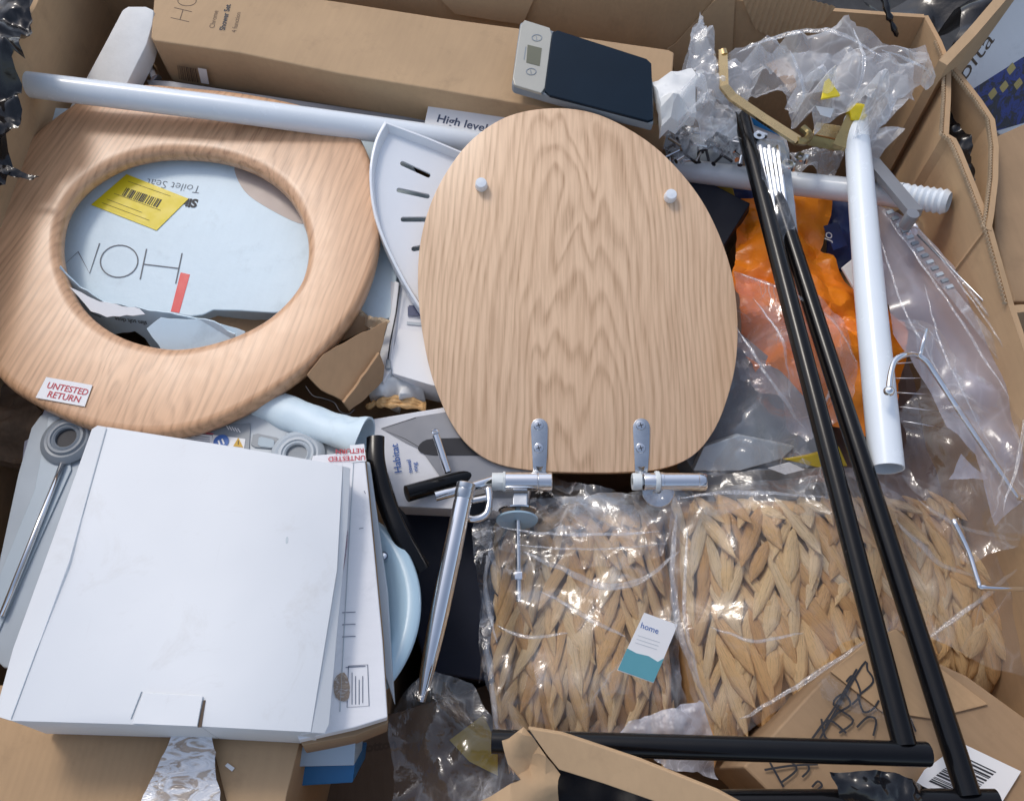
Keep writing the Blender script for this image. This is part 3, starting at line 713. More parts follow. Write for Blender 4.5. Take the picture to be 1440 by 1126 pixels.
solo('torn_carton', 'torn brown card strip showing in the lower part of the ring hole', 'box', sheet([(270, 430, .695), (400, 432, .69), (400, 480, .67), (250, 500, .66), (255, 470, .675)], (), .008, .01, 20, 3, thick=.004, mode='fold'), K['kraft'], smooth=30)
# torn white continuation + torn brown cardboard
tp = Plane((440, 520, .735), (545, 455, .725), (500, 570, .70))
solo('torn_carton', 'torn folded brown cardboard piece between the wooden ring and the pale lid', 'box', join(pslab(tp, wob([(432, 527), (455, 498), (500, 472), (545, 451), (540, 478), (533, 498), (505, 540), (492, 578), (480, 562), (452, 548)], 9, 1.1, 3), .004, .0006),
     pslab(Plane((533, 497, .722), (495, 575, .70), (541, 520, .70)), wob([(534, 496), (541, 515), (538, 536), (515, 560), (492, 577), (484, 566), (504, 540)], 9, .9, 5), .004, .0006),
     pslab(Plane((470, 470, .712), (520, 452, .715), (470, 510, .69)), wob([(462, 455), (500, 440), (526, 452), (520, 462), (480, 480), (440, 515), (430, 520)], 9, .8, 6), .004, .0006)), K['kraft'], smooth=False)
solo('torn_liner', 'ragged torn paper edge of the white package beside the brown cardboard piece', 'paper scrap', sheet([(484, 436, .722), (505, 434, .724), (522, 446, .725), (540, 447, .724), (549, 450, .722), (536, 462, .72), (524, 462, .716), (510, 455, .715), (488, 450, .715)], (), .0025, .006, 90, 14, thick=.0015), K['card_edge'])

# white rolled mailer
mp_ = [P(352, 552, .735), P(400, 568, .74), P(450, 590, .738), P(512, 606, .725)]
mr = [P(325, 556, .700), P(512, 616, .722)]
def crush(g, amp, sc, sd):
    return [v + noise.noise_vector(v * sc + V((sd, 0, 0))) * amp for v in g[0]], g[1]
solo('plastic_mailer', 'white rolled plastic mailer sticking out below the wooden ring', 'mailer', crush(tube([mr[0].lerp(mr[-1], k / 24) for k in range(25)], [.0175 + .0005 * math.sin(k * 1.3) for k in range(22)] + [.019, .021, .022], 28, hollow=.9, sec=[(math.cos(2 * math.pi * k / 28) * 1.15, math.sin(2 * math.pi * k / 28) * .8) for k in range(28)]), .004, 22, 3), K['white_pack'], smooth=35)
solo('loose_thread', 'dark thread curling over the white rolled mailer', 'thread', tube(spline([P(430, 543, .745), P(440, 556, .748), P(455, 560, .75), P(470, 566, .745), P(478, 578, .745), P(490, 582, .742), P(498, 576, .742)], 5, False), .0005, 5), K['ink'])

# cartons between ring and lid
wp = Plane((545, 400, .71), (620, 420, .71), (560, 540, .69))
t = Thing('white_carton', 'white carton with a dark blue logo half under the pale wooden lid', 'box', M=wp.M(wp.at(600, 470)))
t.part('carton', pslab(wp, [(549, 395), (560, 398), (700, 430), (700, 560), (606, 540), (552, 527), (548, 520)], .06, .001), K['white_card'])
t.part('edge_panel', pslab(wp.lift(.002), [(560, 462), (700, 480), (700, 560), (605, 541), (552, 525), (549, 510)], .001, .0004), K['label'])
t.part('logo', thin(wp.lift(.001), [(575, 429), (620, 432), (620, 446), (574, 443)]), K['navy2'])
t.part('logo_box', strokes(wp.lift(.001), [[(574, 431), (574, 445), (612, 449)]], .0012, .0005), K['navy2'])
t.part('print_band', thin(wp.lift(.001), [(572, 452), (620, 456), (620, 460), (572, 456)]), K['pale_grey'])
wp2 = Plane((530, 380, .714), (560, 420, .714), (530, 530, .69))
t2 = Thing('zip_pouch', 'narrow white pouch with a dark zip cord beside the brown cardboard piece', 'pouch', M=wp2.M(wp2.at(545, 470)))
t2.part('pouch', pslab(wp2, [(555, 395), (561, 397), (549, 522), (538, 538), (533, 500), (541, 470), (549, 440)], .02, .001), K['label'])
t2.part('cord', tube([wp2.at(562, 402, .003), wp2.at(557, 440, .003), wp2.at(549, 480, .003), wp2.at(545, 508, .003)], .0009, 6), K['ink'])
t2.part('zip_puller', pslab(wp2.lift(.004), [(543, 505), (548, 505), (549, 518), (541, 518)], .003, .0006), K['mid_grey'])
solo('tissue_wad', 'white crumpled tissue wad below the white carton with the blue logo', 'packing tissue', sheet([(521, 556, .675), (528, 540, .685), (545, 528, .69), (597, 530, .68), (600, 562, .66), (560, 570, .66)], [(560, 545, .70)], .004, .012, 40, 8, thick=.02), K['foam'], smooth=True)
rope = []
for k in range(3):
    a = [P(516 + 5 * k, 573 - 3 * k, .665), P(540, 562 + 4 * k, .675), P(566, 560 + 5 * k, .675), P(598, 568 + 3 * k, .665)]; rope.append(tube(spline(a, 5, False), [.003 + .0012 * math.sin(i * 1.7 + k) for i in range(16)], 8))
solo('raffia_bundle', 'tan twisted raffia bundle above the photo printed carton', 'raffia', join(*rope), K['straw'], smooth=True)

# ================================================================== SHELF
shp = Plane((537, 172, .792), (650, 215, .770), (575, 420, .732), u=((563, 227), (604, 246)))
shel_out = spline([(541, 170), (528, 195), (520, 232), (521, 272), (529, 312), (546, 355), (572, 405), (600, 448)], 4, False) + [V((640, 420)), V((700, 330)), V((715, 243)), V((660, 217)), V((600, 192))]
def slot(a, b, w):
    d = (V(b) - V(a)).normalized(); n = V((-d.y, d.x)) * w; o = []
    for k in range(9): an = math.pi * k / 8; o.append(V(b) + n * math.cos(an) + d * w * math.sin(an))
    for k in range(9): an = math.pi * k / 8; o.append(V(a) - n * math.cos(an) - d * w * math.sin(an))
    return o
t = Thing('corner_shelf', 'white plastic corner shelf with drain slots between the ring and the pale lid', 'shelf', M=shp.M(shp.at(590, 300)))
fl = shp.lift(-.012)
slots = [slot((566, 230), (602, 246.5), 3.4), slot((561, 267.5), (601, 276), 3.4), slot((567, 308.5), (612, 308.5), 3.6), slot((582, 350), (625, 343), 3.6)]
c0 = V((625, 300)); inner_o = [p.lerp(c0, .045) for p in shel_out]
t.part('tray', pslab(fl, inner_o, .003, 0, holes=slots), K['white_gloss'])
oo2 = [shp.at(*p) for p in shel_out]; ii2 = [shp.at(*p.lerp(c0, .075)) for p in shel_out]
t.part('rim', loft(oo2, ii2, shp.n, [(0, -.016), (0, -.001), (.2, 0), (.42, 0), (.6, -.002), (1, -.012), (1, -.016)]), K['white_gloss'], smooth=35)
solo('white_card', 'white folded card under the curved edge of the corner shelf', 'card', pslab(Plane((520, 200, .725), (560, 350, .705), (640, 430, .69)), [(500, 196), (560, 200), (640, 330), (640, 460), (560, 400), (520, 350)], .006, .001), K['white_pack'])
# dark bar pieces under the slots
solo('black_bracket', 'black bracket seen through the drain slots of the corner shelf', 'bracket', tube([P(575, 205, .69), P(585, 270, .69), P(572, 310, .68), P(585, 370, .67)], .006, 8), K['black'], smooth=40)

# ================================================================== PALE LID
dp = Plane((720, 160, .815), (660, 640, .675), (960, 645, .675), u=((650, 640), (1000, 645)))
lo = spline([(775, 152), (832, 158), (882, 180), (930, 214), (975, 264), (1005, 315), (1028, 378), (1037, 440), (1036, 500), (1026, 550), (1006, 602), (975, 640), (930, 659), (870, 664), (805, 664), (745, 661), (694, 650), (658, 626), (632, 590), (610, 538), (596, 480), (588, 412), (590, 348), (604, 290), (630, 238), (666, 194), (715, 163)], 5)
t = Thing('toilet_lid', 'pale ash wood toilet lid with two chrome hinges, in the middle of the pile', 'toilet lid', M=dp.M(dp.at(812, 410)))
t.part('panel', pslab(dp, lo, .016, .0012), K['wood_lid'], smooth=30)
for x, y in ((677, 262), (942, 278)):
    c = dp.at(x, y); t.part('bumper', lathe(c, dp.n, [(.0075, 0), (.0078, .002), (.0070, .009), (.0062, .0105), (0, .011)], 20), K['white_gloss'], smooth=40)
for hx, lab in ((758.5, None), (902, None)):
    sg = -1 if hx < 800 else 1
    pts = [(hx - 12, 605)] + [(hx + 12 * math.cos(a), 600 + 12 * math.sin(a)) for a in [math.pi + math.pi * k / 10 for k in range(11)]] + [(hx + 12, 608), (hx + 11, 640), (hx + 9, 664), (hx - 9, 664), (hx - 10, 642)]
    hp_ = t.part('hinge_plate', pslab(dp.lift(.0022), pts, .002, .0006), K['chrome_dull'], smooth=30)
    for sy in (598, 630):
        c = dp.at(hx - 1, sy, .0022)
        t.part('screw', lathe(c, dp.n, [(.0058, 0), (.0052, .0012), (.003, .0017), (0, .0018)], 18), K['chrome'], hp_, smooth=30)
        for a in (.3, .3 + math.pi / 2):
            d = dp.u * math.cos(a) + dp.v * math.sin(a); q = c + dp.n * .0019; s_ = dp.n.cross(d) * .0005
            t.part('screw_slot', ([q - d * .003 - s_, q + d * .003 - s_, q + d * .003 + s_, q - d * .003 + s_], [(0, 1, 2, 3)]), K['ink'], hp_)
zb = .682
def hb(x, y=677, dz=0): return P(x, y, zb + dz)
bb = t.part('hinge_barrel', lathe(hb(710), hb(775) - hb(710), [(0, 0), (.0098, 0), (.0104, .0008), (.0104, .0355), (.0098, .0362), (.0098, .0368), (.0104, .0375), (.0104, .0515), (.0095, .0523), (0, .0523)], 28), K['chrome'], smooth=30)
t.part('collar', lathe(hb(692), hb(712) - hb(692), [(.006, 0), (.0098, 0), (.0100, .001), (.0100, .012), (.0112, .0125), (.0112, .0148), (0, .0148)], 12), K['nylon'], bb, smooth=30)
t.part('neck', tube([dp.at(759, 655, 0), dp.at(759, 664, -.002), hb(757, 676)], .0065, 4), K['chrome_dull'], bb)
sx_, sy_ = 730, 690
t.part('stem', slab([P(x, y, .676) for x, y in ((721, 692), (742, 692), (742, 714), (721, 714))], V((0, 0, 1)), .02, .0012), K['chrome_dull'], bb)
ax = (P(730, 846, .655) - P(728, 705, .672)).normalized()
bolt = t.part('bolt', tube([P(728, 705, .672), P(730, 846, .655)], .0033, 14), K['chrome_dull'], smooth=40)
dsk = lambda c, r, th, m_, nm: t.part(nm, lathe(c, ax, [(.003, 0), (r * .9, 0), (r, th * .4), (r * .97, th), (.003, th)], 32), m_, bolt, smooth=30)
def disc_tilt(px, py, z, r, th, m_, nm, tilt=.42):
    """washer hanging on the bolt, tipped a little so the camera sees it edge-on"""
    a = (ax + V((0, 0, tilt * .62))).normalized(); t.part(nm, lathe(P(px, py, z), a, [(.003, 0), (r * .9, 0), (r, th * .4), (r * .97, th), (.003, th)], 32), m_, bolt, smooth=30)
disc_tilt(728, 716, .672, .0215, .0025, K['chrome'], 'washer', .1)
disc_tilt(727, 729, .669, .0235, .003, K['plate'], 'washer', .35)
t.part('nut', lathe(P(729, 805, .660), ax, [(.003, 0), (.0075, .0), (.0078, .001), (.0078, .007), (.0075, .008), (.003, .008)], 6), K['chrome'], bolt)
b2 = t.part('hinge_barrel', lathe(hb(905, 677), hb(990, 677) - hb(905, 677), [(0, 0), (.0095, 0), (.0098, .001), (.0098, .018), (.0106, .0185), (.0106, .0215), (.0098, .022), (.0098, .060), (.0104, .0605), (.0104, .0675), (.0096, .069), (0, .069)], 28), K['chrome'], smooth=30)
t.part('collar', lathe(hb(889), hb(906) - hb(889), [(.004, 0), (.0092, 0), (.0098, .002), (.0092, .010), (.004, .010)], 24), K['nylon'], b2, smooth=30)
t.part('collar', lathe(hb(921), hb(930) - hb(921), [(.0095, 0), (.0116, 0), (.0120, .002), (.0116, .0045), (.0095, .0045)], 28), K['nylon'], b2, smooth=30)
t.part('neck', tube([dp.at(902, 655, 0), dp.at(902, 664, -.002), hb(906, 676)], .0065, 4), K['chrome_dull'], b2)
t.part('washer', lathe(P(926, 690, .672), V((0, -.35, 1)).normalized(), [(.003, -.003), (.0175, -.003), (.0185, -.001), (.0175, 0), (.003, 0)], 32), K['chrome_dull'], b2, smooth=30)
# ================================================================== TOP RIGHT JUMBLE
solo('white_tube', 'white tube with a ribbed end running behind the long black bars to the right wall', 'tube', join(
    tube([P(900, 230, .715), P(960, 240, .717), P(1130, 260, .738), P(1268, 275, .785)], .0150, 24, hollow=.85),
    lathe(P(1268, 275, .785), P(1322, 283, .80) - P(1268, 275, .785), [(.0145, 0)] + [(.0150 - .0022 * (k % 2), .004 + .0036 * k) for k in range(13)] + [(.0115, .053), (.0115, 0)], 24)), K['white_tube'], smooth=40)
solo('white_tube', 'upright white tube with its open end towards the front, crossing the orange bag', 'tube',
     tube([P(1203, 168, .805), P(1209, 240, .802), P(1222, 400, .788), P(1247, 659, .765)], [.0140, .0152, .0162, .0168], 32, hollow=.90), K['white_tube'], smooth=40)
# black frame
def pipe(a, b, r, k=10): return tube([a.lerp(b, i / k) for i in range(k + 1)], r, 24)
t = Thing('towel_rail', 'long black tubular towel rail lying over the baskets and the orange bag', 'towel rail', at=P(1200, 700, .74))
t.part('bar', pipe(P(1041, 158, .79), P(1272, 1048, .775), .0100), K['black'], smooth=40)
t.part('bar', pipe(P(1066, 196, .775), P(1362, 1118, .765), .0100), K['black'], smooth=40)
t.part('crossbar', pipe(P(692, 1042, .754), P(1304, 1060, .775), .0100), K['black'], smooth=40)
t.part('end_cap', lathe(P(1304, 1060, .775), P(1304, 1060, .775) - P(1200, 1057, .772), [(.0096, 0), (.0094, .0012), (.0085, .0018), (0, .0018)], 24), K['black'], smooth=30)
t.part('crossbar', pipe(P(1015, 1127, .740), P(1402, 1127, .762), .0100), K['black'], smooth=40)
# brass handle
t = Thing('brass_bar', 'brass flat bar with a bent end in front of the clear wrap, top right', 'brass bar', at=P(1070, 150, .82))
sec = [(-1, -.45), (1, -.45), (1, .45), (-1, .45)]
t.part('bar', tube([P(1016, 72, .845), P(1017, 100, .84), P(1018, 122, .835), P(1030, 137, .83), P(1075, 168, .822), P(1122, 198, .815)], .0055, 4, sec=sec), K['brass'])
t.part('hook', tube(spline([P(1120, 198, .815), P(1132, 199, .81), P(1138, 190, .80), P(1128, 180, .80)], 4, False), .005, 8), K['gold_dk'], smooth=40)
t.part('end_stub', tube([P(1016, 72, .845), P(1018, 79, .843)], .0058, 10), K['brass'], smooth=40)
solo('brass_fitting', 'dull brass bar standing beside the top of the upright white tube', 'fitting', tube([P(1200, 165, .815), P(1180, 208, .80)], .0085, 4, sec=[(-1, -.5), (1, -.5), (1, .5), (-1, .5)]), K['gold_dk'])
solo('brass_plate', 'shiny gold plate lying between the bent brass bar and the upright white tube', 'plate', pslab(Plane((1145, 180, .785), (1182, 175, .79), (1175, 195, .78)), [(1142, 188), (1148, 172), (1184, 177), (1176, 196)], .01, .001), K['brass'])
solo('dark_block', 'dark olive block under the gold plate, left of the upright white tube', 'block', pslab(Plane((1135, 190, .775), (1180, 200, .775), (1150, 206, .765)), [(1134, 188), (1176, 196), (1190, 206), (1180, 214), (1134, 205)], .02, .001), K['gold_dk'])
solo('yellow_plug', 'yellow plastic cap on the end of the upright white tube', 'cap', sheet([(1191, 153, .825), (1203, 146, .832), (1215, 147, .832), (1218, 160, .825), (1208, 168, .82), (1196, 166, .82)], [(1205, 156, .838)], .003, .006, 60, 2, thick=.008), K['yellow_pl'], smooth=True)
solo('yellow_tag', 'yellow triangular plastic tag inside the clear wrap', 'tag', pslab(Plane((1163, 112, .86), (1155, 138, .855), (1181, 136, .855)), [(1160, 114), (1166, 110), (1182, 134), (1155, 139)], .003, .0006), K['yellow_pl'])
solo('white_fitting', 'white packed part at the left end of the clear wrap, beside the kitchen scale', 'fitting', sheet([(917, 112, .825), (950, 96, .835), (975, 92, .835), (983, 155, .815), (952, 172, .81), (930, 176, .808)], [(950, 130, .845)], .006, .010, 30, 4, thick=.02, mode='fold'), K['foam'], smooth=25)
solo('small_label', 'tiny printed white label inside the clear wrap above the gold plate', 'label', pslab(Plane((1148, 150, .84), (1172, 150, .84), (1155, 165, .83)), [(1147, 149), (1173, 153), (1168, 166), (1154, 162)], .001, 0), K['label'])
solo('brown_paper_scrap', 'brown card scrap inside the clear wrap, behind the bent brass bar', 'paper scrap', pslab(Plane((1080, 85, .80), (1110, 80, .81), (1112, 130, .79)), [(1076, 90), (1104, 80), (1118, 100), (1120, 122), (1112, 130), (1096, 110)], .003, .0005), K['kraft'])
solo('blue_leaflet', 'white leaflet with a blue heading under the bent brass bar', 'leaflet', join(pslab(Plane((1050, 160, .785), (1110, 190, .78), (1060, 185, .77)), [(1050, 158), (1104, 190), (1110, 215), (1060, 200)], .003, .0004)), K['label'])
bl = Plane((1050, 160, .785), (1110, 190, .78), (1060, 185, .77)).lift(.001)
b_ = Thing('blue_sticker', 'bright blue sticker below the middle of the bent brass bar', 'sticker', M=bl.M(bl.at(1070, 175)))
b_.part('paper', thin(bl, [(1056, 165), (1094, 184), (1096, 191), (1060, 176)]), K['blue'])
# blister pack with chrome rails
bp_ = Plane((1068, 200, .80), (1105, 200, .80), (1110, 365, .765))
t = Thing('rail_pack', 'clear pack of narrow chrome rails standing right of the black bar tops', 'pack', M=bp_.M(bp_.at(1095, 280)))
for i in range(5):
    a, b = bp_.at(1070 + 6.2 * i, 203 + (i % 2) * 4), bp_.at(1098 + 4.6 * i, 362 + 2 * i); t.part('rail', tube([a - bp_.n * .004, b - bp_.n * .004], .0030, 8), K['chrome' if i % 2 == 0 else 'chrome_dull'], smooth=40)
t.part('backing', pslab(bp_.lift(-.010), [(1062, 200), (1070, 194), (1102, 197), (1110, 215), (1126, 365), (1098, 368)], .003, .0005), K['mid_grey'])
t.part('cover', sheet([(1063, 202, .806), (1072, 195, .808), (1100, 197, .808), (1108, 215, .805), (1125, 366, .772), (1096, 368, .772), (1080, 290, .788)], [(1095, 270, .80)], .006, .003, 40, 17), K['film'], smooth=True)
for i, (x, y) in enumerate(((1128, 222), (1070, 192), (1110, 232))):
    solo('zinc_bracket', ['small zinc bracket beside the top of the chrome rail pack', 'small zinc clip on top of the chrome rail pack', 'small zinc bracket beside the black bar and the rail pack'][i], 'bracket', join(tube([P(x - 6, y - 6, .79), P(x + 7, y - 2, .79), P(x + 5, y + 8, .78)], .0028, 6), lathe(P(x - 3, y, .795), V((0, 0, 1)), [(.003, 0), (.007, 0), (.007, .002), (.003, .002)], 16)), K['chrome_dull'], smooth=40)
# heap of small hardware in bags under the wrap
rnd = random.Random(11)
hw = Thing('hardware_bag', 'bag of small screws and black fixings left of the black bar tops', 'bag', at=P(995, 190, .74))
gs = []
for i in range(46):
    x, y = rnd.uniform(935, 1042), rnd.uniform(176, 226)
    if y < 176 + (1040 - x) * .10: continue
    c = P(x, y, .752 + rnd.uniform(-.006, .012)); a = rnd.uniform(0, 6.28); d = V((math.cos(a), math.sin(a), rnd.uniform(-.4, .4))) * rnd.uniform(.006, .013)
    gs.append(tube([c - d, c + d * .8, c + d], [.0018, .0018, .0036], 7))
hw.part('screws', join(*gs[::2]), K['chrome_dull'], smooth=30, stuff=True)
hw.part('fixings', join(*gs[1::2]), K['ink'], smooth=30, stuff=True)
hw.part('pouch', sheet([(915, 170, .765), (960, 150, .775), (1040, 168, .775), (1045, 228, .755), (960, 232, .748), (925, 205, .755)], [(985, 195, .785)], .006, .010, 34, 23), K['bubble'], smooth=True)
hw.part('contents_liner', sheet([(920, 178, .735), (1040, 172, .74), (1046, 235, .73), (950, 238, .725)], (), .012, .008, 40, 5), K['mid_grey'], smooth=True)
# the big clear wrap
W1 = [(960, 95, .83), (968, 50, .85), (985, 12, .86), (1000, 48, .855), (1012, 78, .85), (1060, 52, .86), (1120, 45, .87), (1165, 25, .885), (1190, 12, .895), (1215, 30, .89), (1250, 55, .885), (1300, 58, .875), (1318, 92, .865), (1300, 125, .85), (1262, 135, .845), (1240, 170, .83), (1265, 190, .82), (1235, 225, .80), (1205, 215, .80), (1190, 160, .825), (1165, 175, .815), (1140, 195, .80), (1118, 175, .81), (1105, 145, .82), (1120, 125, .83), (1095, 90, .835), (1060, 115, .83), (1040, 150, .82), (1010, 140, .82), (1000, 175, .80), (960, 190, .79), (925, 180, .79), (930, 130, .81)]
solo('clear_wrap', 'large crumpled clear plastic wrap in the top right corner of the carton', 'plastic wrap', sheet(W1, [(1180, 80, .90), (1250, 90, .895), (1080, 80, .865), (985, 110, .855), (1150, 140, .85), (1215, 130, .865)], .0052, .034, 19, 41, mode='fold', xyamp=.006, wave=.009), K['wrap'], smooth=22)
solo('clear_wrap', 'second layer of crumpled clear wrap behind the yellow tag', 'plastic wrap', sheet([(1010, 80, .82), (1090, 55, .84), (1200, 60, .85), (1290, 75, .845), (1290, 130, .83), (1225, 190, .80), (1180, 130, .82), (1120, 160, .80), (1060, 130, .80), (1020, 130, .80)], [(1150, 100, .86)], .006, .03, 28, 44, mode='fold', wave=.008), K['wrap'], smooth=22)
solo('bubble_bag', 'crumpled clear bag standing up beside the white packed part', 'bag', sheet([(965, 90, .835), (975, 40, .855), (987, 10, .865), (1000, 45, .86), (1010, 95, .845), (1035, 150, .82), (1040, 195, .80), (985, 200, .79), (930, 190, .785), (940, 170, .80), (985, 150, .825), (980, 95, .84)], [(995, 120, .86), (990, 165, .83)], .004, .022, 36, 47, mode='fold', wave=.006), K['wrap'], smooth=22)
solo('clear_bag', 'small clear bag of fixings lying over the ribbed white tube', 'bag', sheet([(1110, 210, .765), (1150, 205, .775), (1192, 208, .775), (1175, 245, .755), (1150, 262, .745), (1112, 246, .75)], [(1150, 228, .785)], .004, .012, 40, 51, mode='fold'), K['bubble'], smooth=True)
# chrome arm on the right
solo('chrome_bar', 'flat metal bar leaning between the upright white tube and the right wall', 'bar', join(tube([P(1226, 228, .79), P(1286, 300, .822)], .0085, 4, sec=[(-1, -.5), (1, -.5), (1, .5), (-1, .5)]), lathe(P(1284, 300, .828), V((0, 0, -1)), [(.0, 0), (.007, 0), (.0075, .004), (.0075, .02), (0, .02)], 16)), K['steel_grey'], smooth=30)
solo('chrome_stopper', 'rounded chrome stopper under the end of the flat metal bar', 'stopper', join(lathe(P(1284, 325, .72), V((.3, -.4, .6)), [(0, .016), (.008, .014), (.014, .006), (.014, -.004), (.009, -.01), (0, -.012)], 22), tube([P(1262, 300, .715), P(1284, 325, .72)], .006, 10)), K['chrome'], smooth=True)
# dark navy box corner, yellow & blue bits
solo('navy_box', 'dark navy box corner poking out right of the pale lid', 'box', pslab(Plane((975, 250, .715), (1052, 285, .715), (1020, 345, .69)), [(950, 246), (1000, 258), (1055, 286), (1018, 346), (950, 345)], .07, .001), K['navy'])
solo('yellow_card', 'dull yellow card corner above the dark navy box', 'card', pslab(Plane((990, 250, .70), (1035, 262, .70), (1030, 280, .695)), [(985, 250), (1030, 262), (1036, 284), (1000, 270)], .01, .001), K['yellow_dull'])
solo('blue_bag', 'deep blue printed bag under the ribbed white tube', 'bag', sheet([(1025, 256, .695), (1150, 262, .70), (1215, 285, .70), (1200, 380, .665), (1168, 372, .665), (1150, 320, .675), (1140, 285, .68), (1030, 290, .68)], [(1170, 320, .69)], .009, .012, 20, 9, thick=.004, mode='fold'), K['navy2'], smooth=30)
jp = Plane((1150, 320, .70), (1200, 300, .70), (1190, 350, .69)).lift(.006)
jt = Thing('printed_label', 'small blue label with white letters left of the upright white tube', 'label', M=jp.M(jp.at(1176, 325)))
jt.part('paper', thin(jp, [(1158, 318), (1178, 312), (1192, 345), (1172, 352)]), K['navy2'])
jt.part('lettering', text(jp.lift(.0005), 'JO', (1168, 340), (1174, 318), .009, bold=.0002), K['label'])
# orange bag
OB = [(1043, 272, .70), (1100, 268, .705), (1172, 276, .70), (1168, 310, .695), (1160, 345, .69), (1200, 400, .69), (1245, 430, .70), (1275, 445, .70), (1281, 478, .695), (1268, 530, .68), (1256, 590, .665), (1262, 618, .66), (1205, 610, .655), (1150, 590, .65), (1080, 548, .65), (1040, 500, .66), (1030, 400, .68), (1036, 330, .69)]
solo('orange_bag', 'crumpled orange plastic bag under the black bars and the upright white tube', 'plastic bag', sheet(OB, [(1110, 330, .715), (1150, 400, .72), (1200, 480, .725), (1080, 420, .715), (1240, 520, .71), (1120, 500, .69)], .0052, .030, 17, 61, thick=.0, mode='fold', xyamp=.004), K['orange'], smooth=20)
solo('white_scrap', 'white torn plastic corner beside the upright white tube, above the orange bag', 'plastic scrap', pslab(Plane((1185, 375, .73), (1245, 365, .73), (1205, 410, .72)), [(1184, 376), (1206, 358), (1240, 362), (1247, 375), (1236, 395), (1204, 410)], .004, .001), K['foam'])
# films over the orange bag
PB = [(1030, 378, .735), (1070, 385, .74), (1140, 400, .745), (1185, 440, .745), (1208, 500, .74), (1205, 545, .725), (1185, 590, .715), (1135, 615, .70), (1110, 600, .69), (1060, 540, .69), (1028, 470, .70)]
solo('pinkish_bag', 'pale see-through bag over the left half of the orange bag', 'plastic bag', sheet(PB, [(1110, 470, .765), (1150, 530, .755)], .0065, .020, 14, 71, mode='fold'), K['film_pink'], smooth=True)
DB = [(1010, 560, .66), (1030, 455, .69), (1065, 490, .69), (1115, 560, .685), (1150, 640, .675), (1140, 660, .67), (1000, 668, .655), (985, 640, .655)]
solo('dark_panel', 'dark grey packed item under clear film right of the pale lid', 'panel', pslab(Plane((1030, 480, .67), (1150, 600, .655), (990, 660, .635)), [(1020, 450), (1080, 500), (1160, 590), (1160, 655), (980, 668), (960, 640)], .06, .001), K['mid_grey'])
solo('clear_film', 'crinkled clear film between the pale lid and the black bars', 'plastic film', sheet(DB, [(1070, 580, .70), (1060, 630, .69)], .006, .022, 20, 73, mode='fold'), K['film'], smooth=True)
solo('dull_blue_pouch', 'dull blue pouch under the lower right edge of the pale lid', 'pouch', pslab(Plane((1000, 625, .665), (1110, 620, .665), (1050, 660, .645)), [(990, 628), (1040, 612), (1118, 628), (1100, 645), (1040, 662), (975, 662)], .012, .001), K['pale_grey'])
tri = Plane((1000, 625, .665), (1110, 620, .665), (1050, 660, .645)).lift(.001)
solo('yellow_card', 'yellow card strip with a black print under the black bars, behind the straw baskets', 'card', pslab(Plane((1110, 640, .675), (1190, 635, .675), (1150, 660, .665)), [(1104, 646), (1140, 640), (1180, 628), (1192, 655), (1150, 657)], .01, .0006), K['yellow_dull'])
solo('print_card', 'small white card with dark print behind the right straw basket', 'card', join(pslab(Plane((1085, 655, .675), (1130, 655, .675), (1100, 668, .668)), [(1080, 658), (1110, 650), (1132, 660), (1104, 667)], .001, 0)), K['label'])
# rack under milky panel
t = Thing('wire_rack', 'chrome wire rack under the milky sheet at the right edge', 'rack', at=P(1330, 560, .70))
t.part('arm', tube(spline([P(1250, 548, .808), P(1252, 528, .808), P(1258, 508, .808), P(1272, 499, .806), P(1288, 499, .792), P(1303, 508, .79), P(1318, 530, .785), P(1360, 594, .775), P(1425, 690, .762), P(1433, 698, .760), P(1460, 706, .755)], 5, False), .0030, 12), K['chrome'], smooth=True)
t.part('ball_tip', lathe(P(1250, 550, .808), V((0, 0, 1)), [(0, .0055), (.003, .0047), (.005, .002), (.0055, 0), (.005, -.002), (.003, -.0047), (0, -.0055)], 16), K['chrome'], smooth=True)
t.part('prong', tube([P(1294, 500, .790), P(1303, 463, .80)], .0022, 10), K['chrome'], smooth=True)
t.part('lower_wire', tube(spline([P(1340, 730, .765), P(1362, 775, .76), P(1376, 818, .757), P(1386, 826, .756), P(1470, 828, .75)], 4, False), .0026, 10), K['chrome'], smooth=True)
for i in range(5):
    t.part('cross_wire', tube([P(1250 + 5 * i, 512 + 20 * i, .70 - .003 * i), P(1345 + 6 * i, 505 + 26 * i, .69 - .003 * i)], .0008, 8), K['chrome_dull'], smooth=True)
t.part('side_wire', tube([P(1345, 500, .70), P(1375, 640, .68)], .0010, 8), K['chrome_dull'], smooth=True)
solo('dull_brown_liner', 'dull brown paper liner under the wire rack', 'paper', sheet([(1180, 470, .63), (1460, 440, .63), (1480, 760, .60), (1350, 800, .60), (1260, 700, .60), (1170, 650, .60)], (), .014, .02, 12, 12, thick=.004, mode='fold'), m_card('dim_brown_paper', (.22, .16, .14, 1), .3), smooth=30)
ML = [(1212, 282, .775), (1240, 292, .775), (1262, 300, .775), (1300, 330, .772), (1345, 380, .768), (1400, 425, .765), (1455, 490, .76), (1470, 640, .755), (1440, 700, .75), (1400, 740, .745), (1388, 700, .75), (1372, 640, .752), (1330, 600, .752), (1300, 540, .755), (1262, 480, .762), (1236, 400, .765), (1222, 340, .77)]
solo('milky_sheet', 'large milky plastic sheet sloping down beside the right wall', 'plastic sheet', sheet(ML, [(1300, 420, .782), (1380, 540, .78), (1420, 620, .772)], .009, .004, 9, 81, mode='n'), K['film_milky'], smooth=True)
ap = Plane((1250, 290, .79), (1420, 500, .78), (1380, 540, .77))
t = Thing('acrylic_tray', 'clear acrylic tray edge with notches running along the milky sheet', 'tray', M=ap.M(ap.at(1340, 400)))
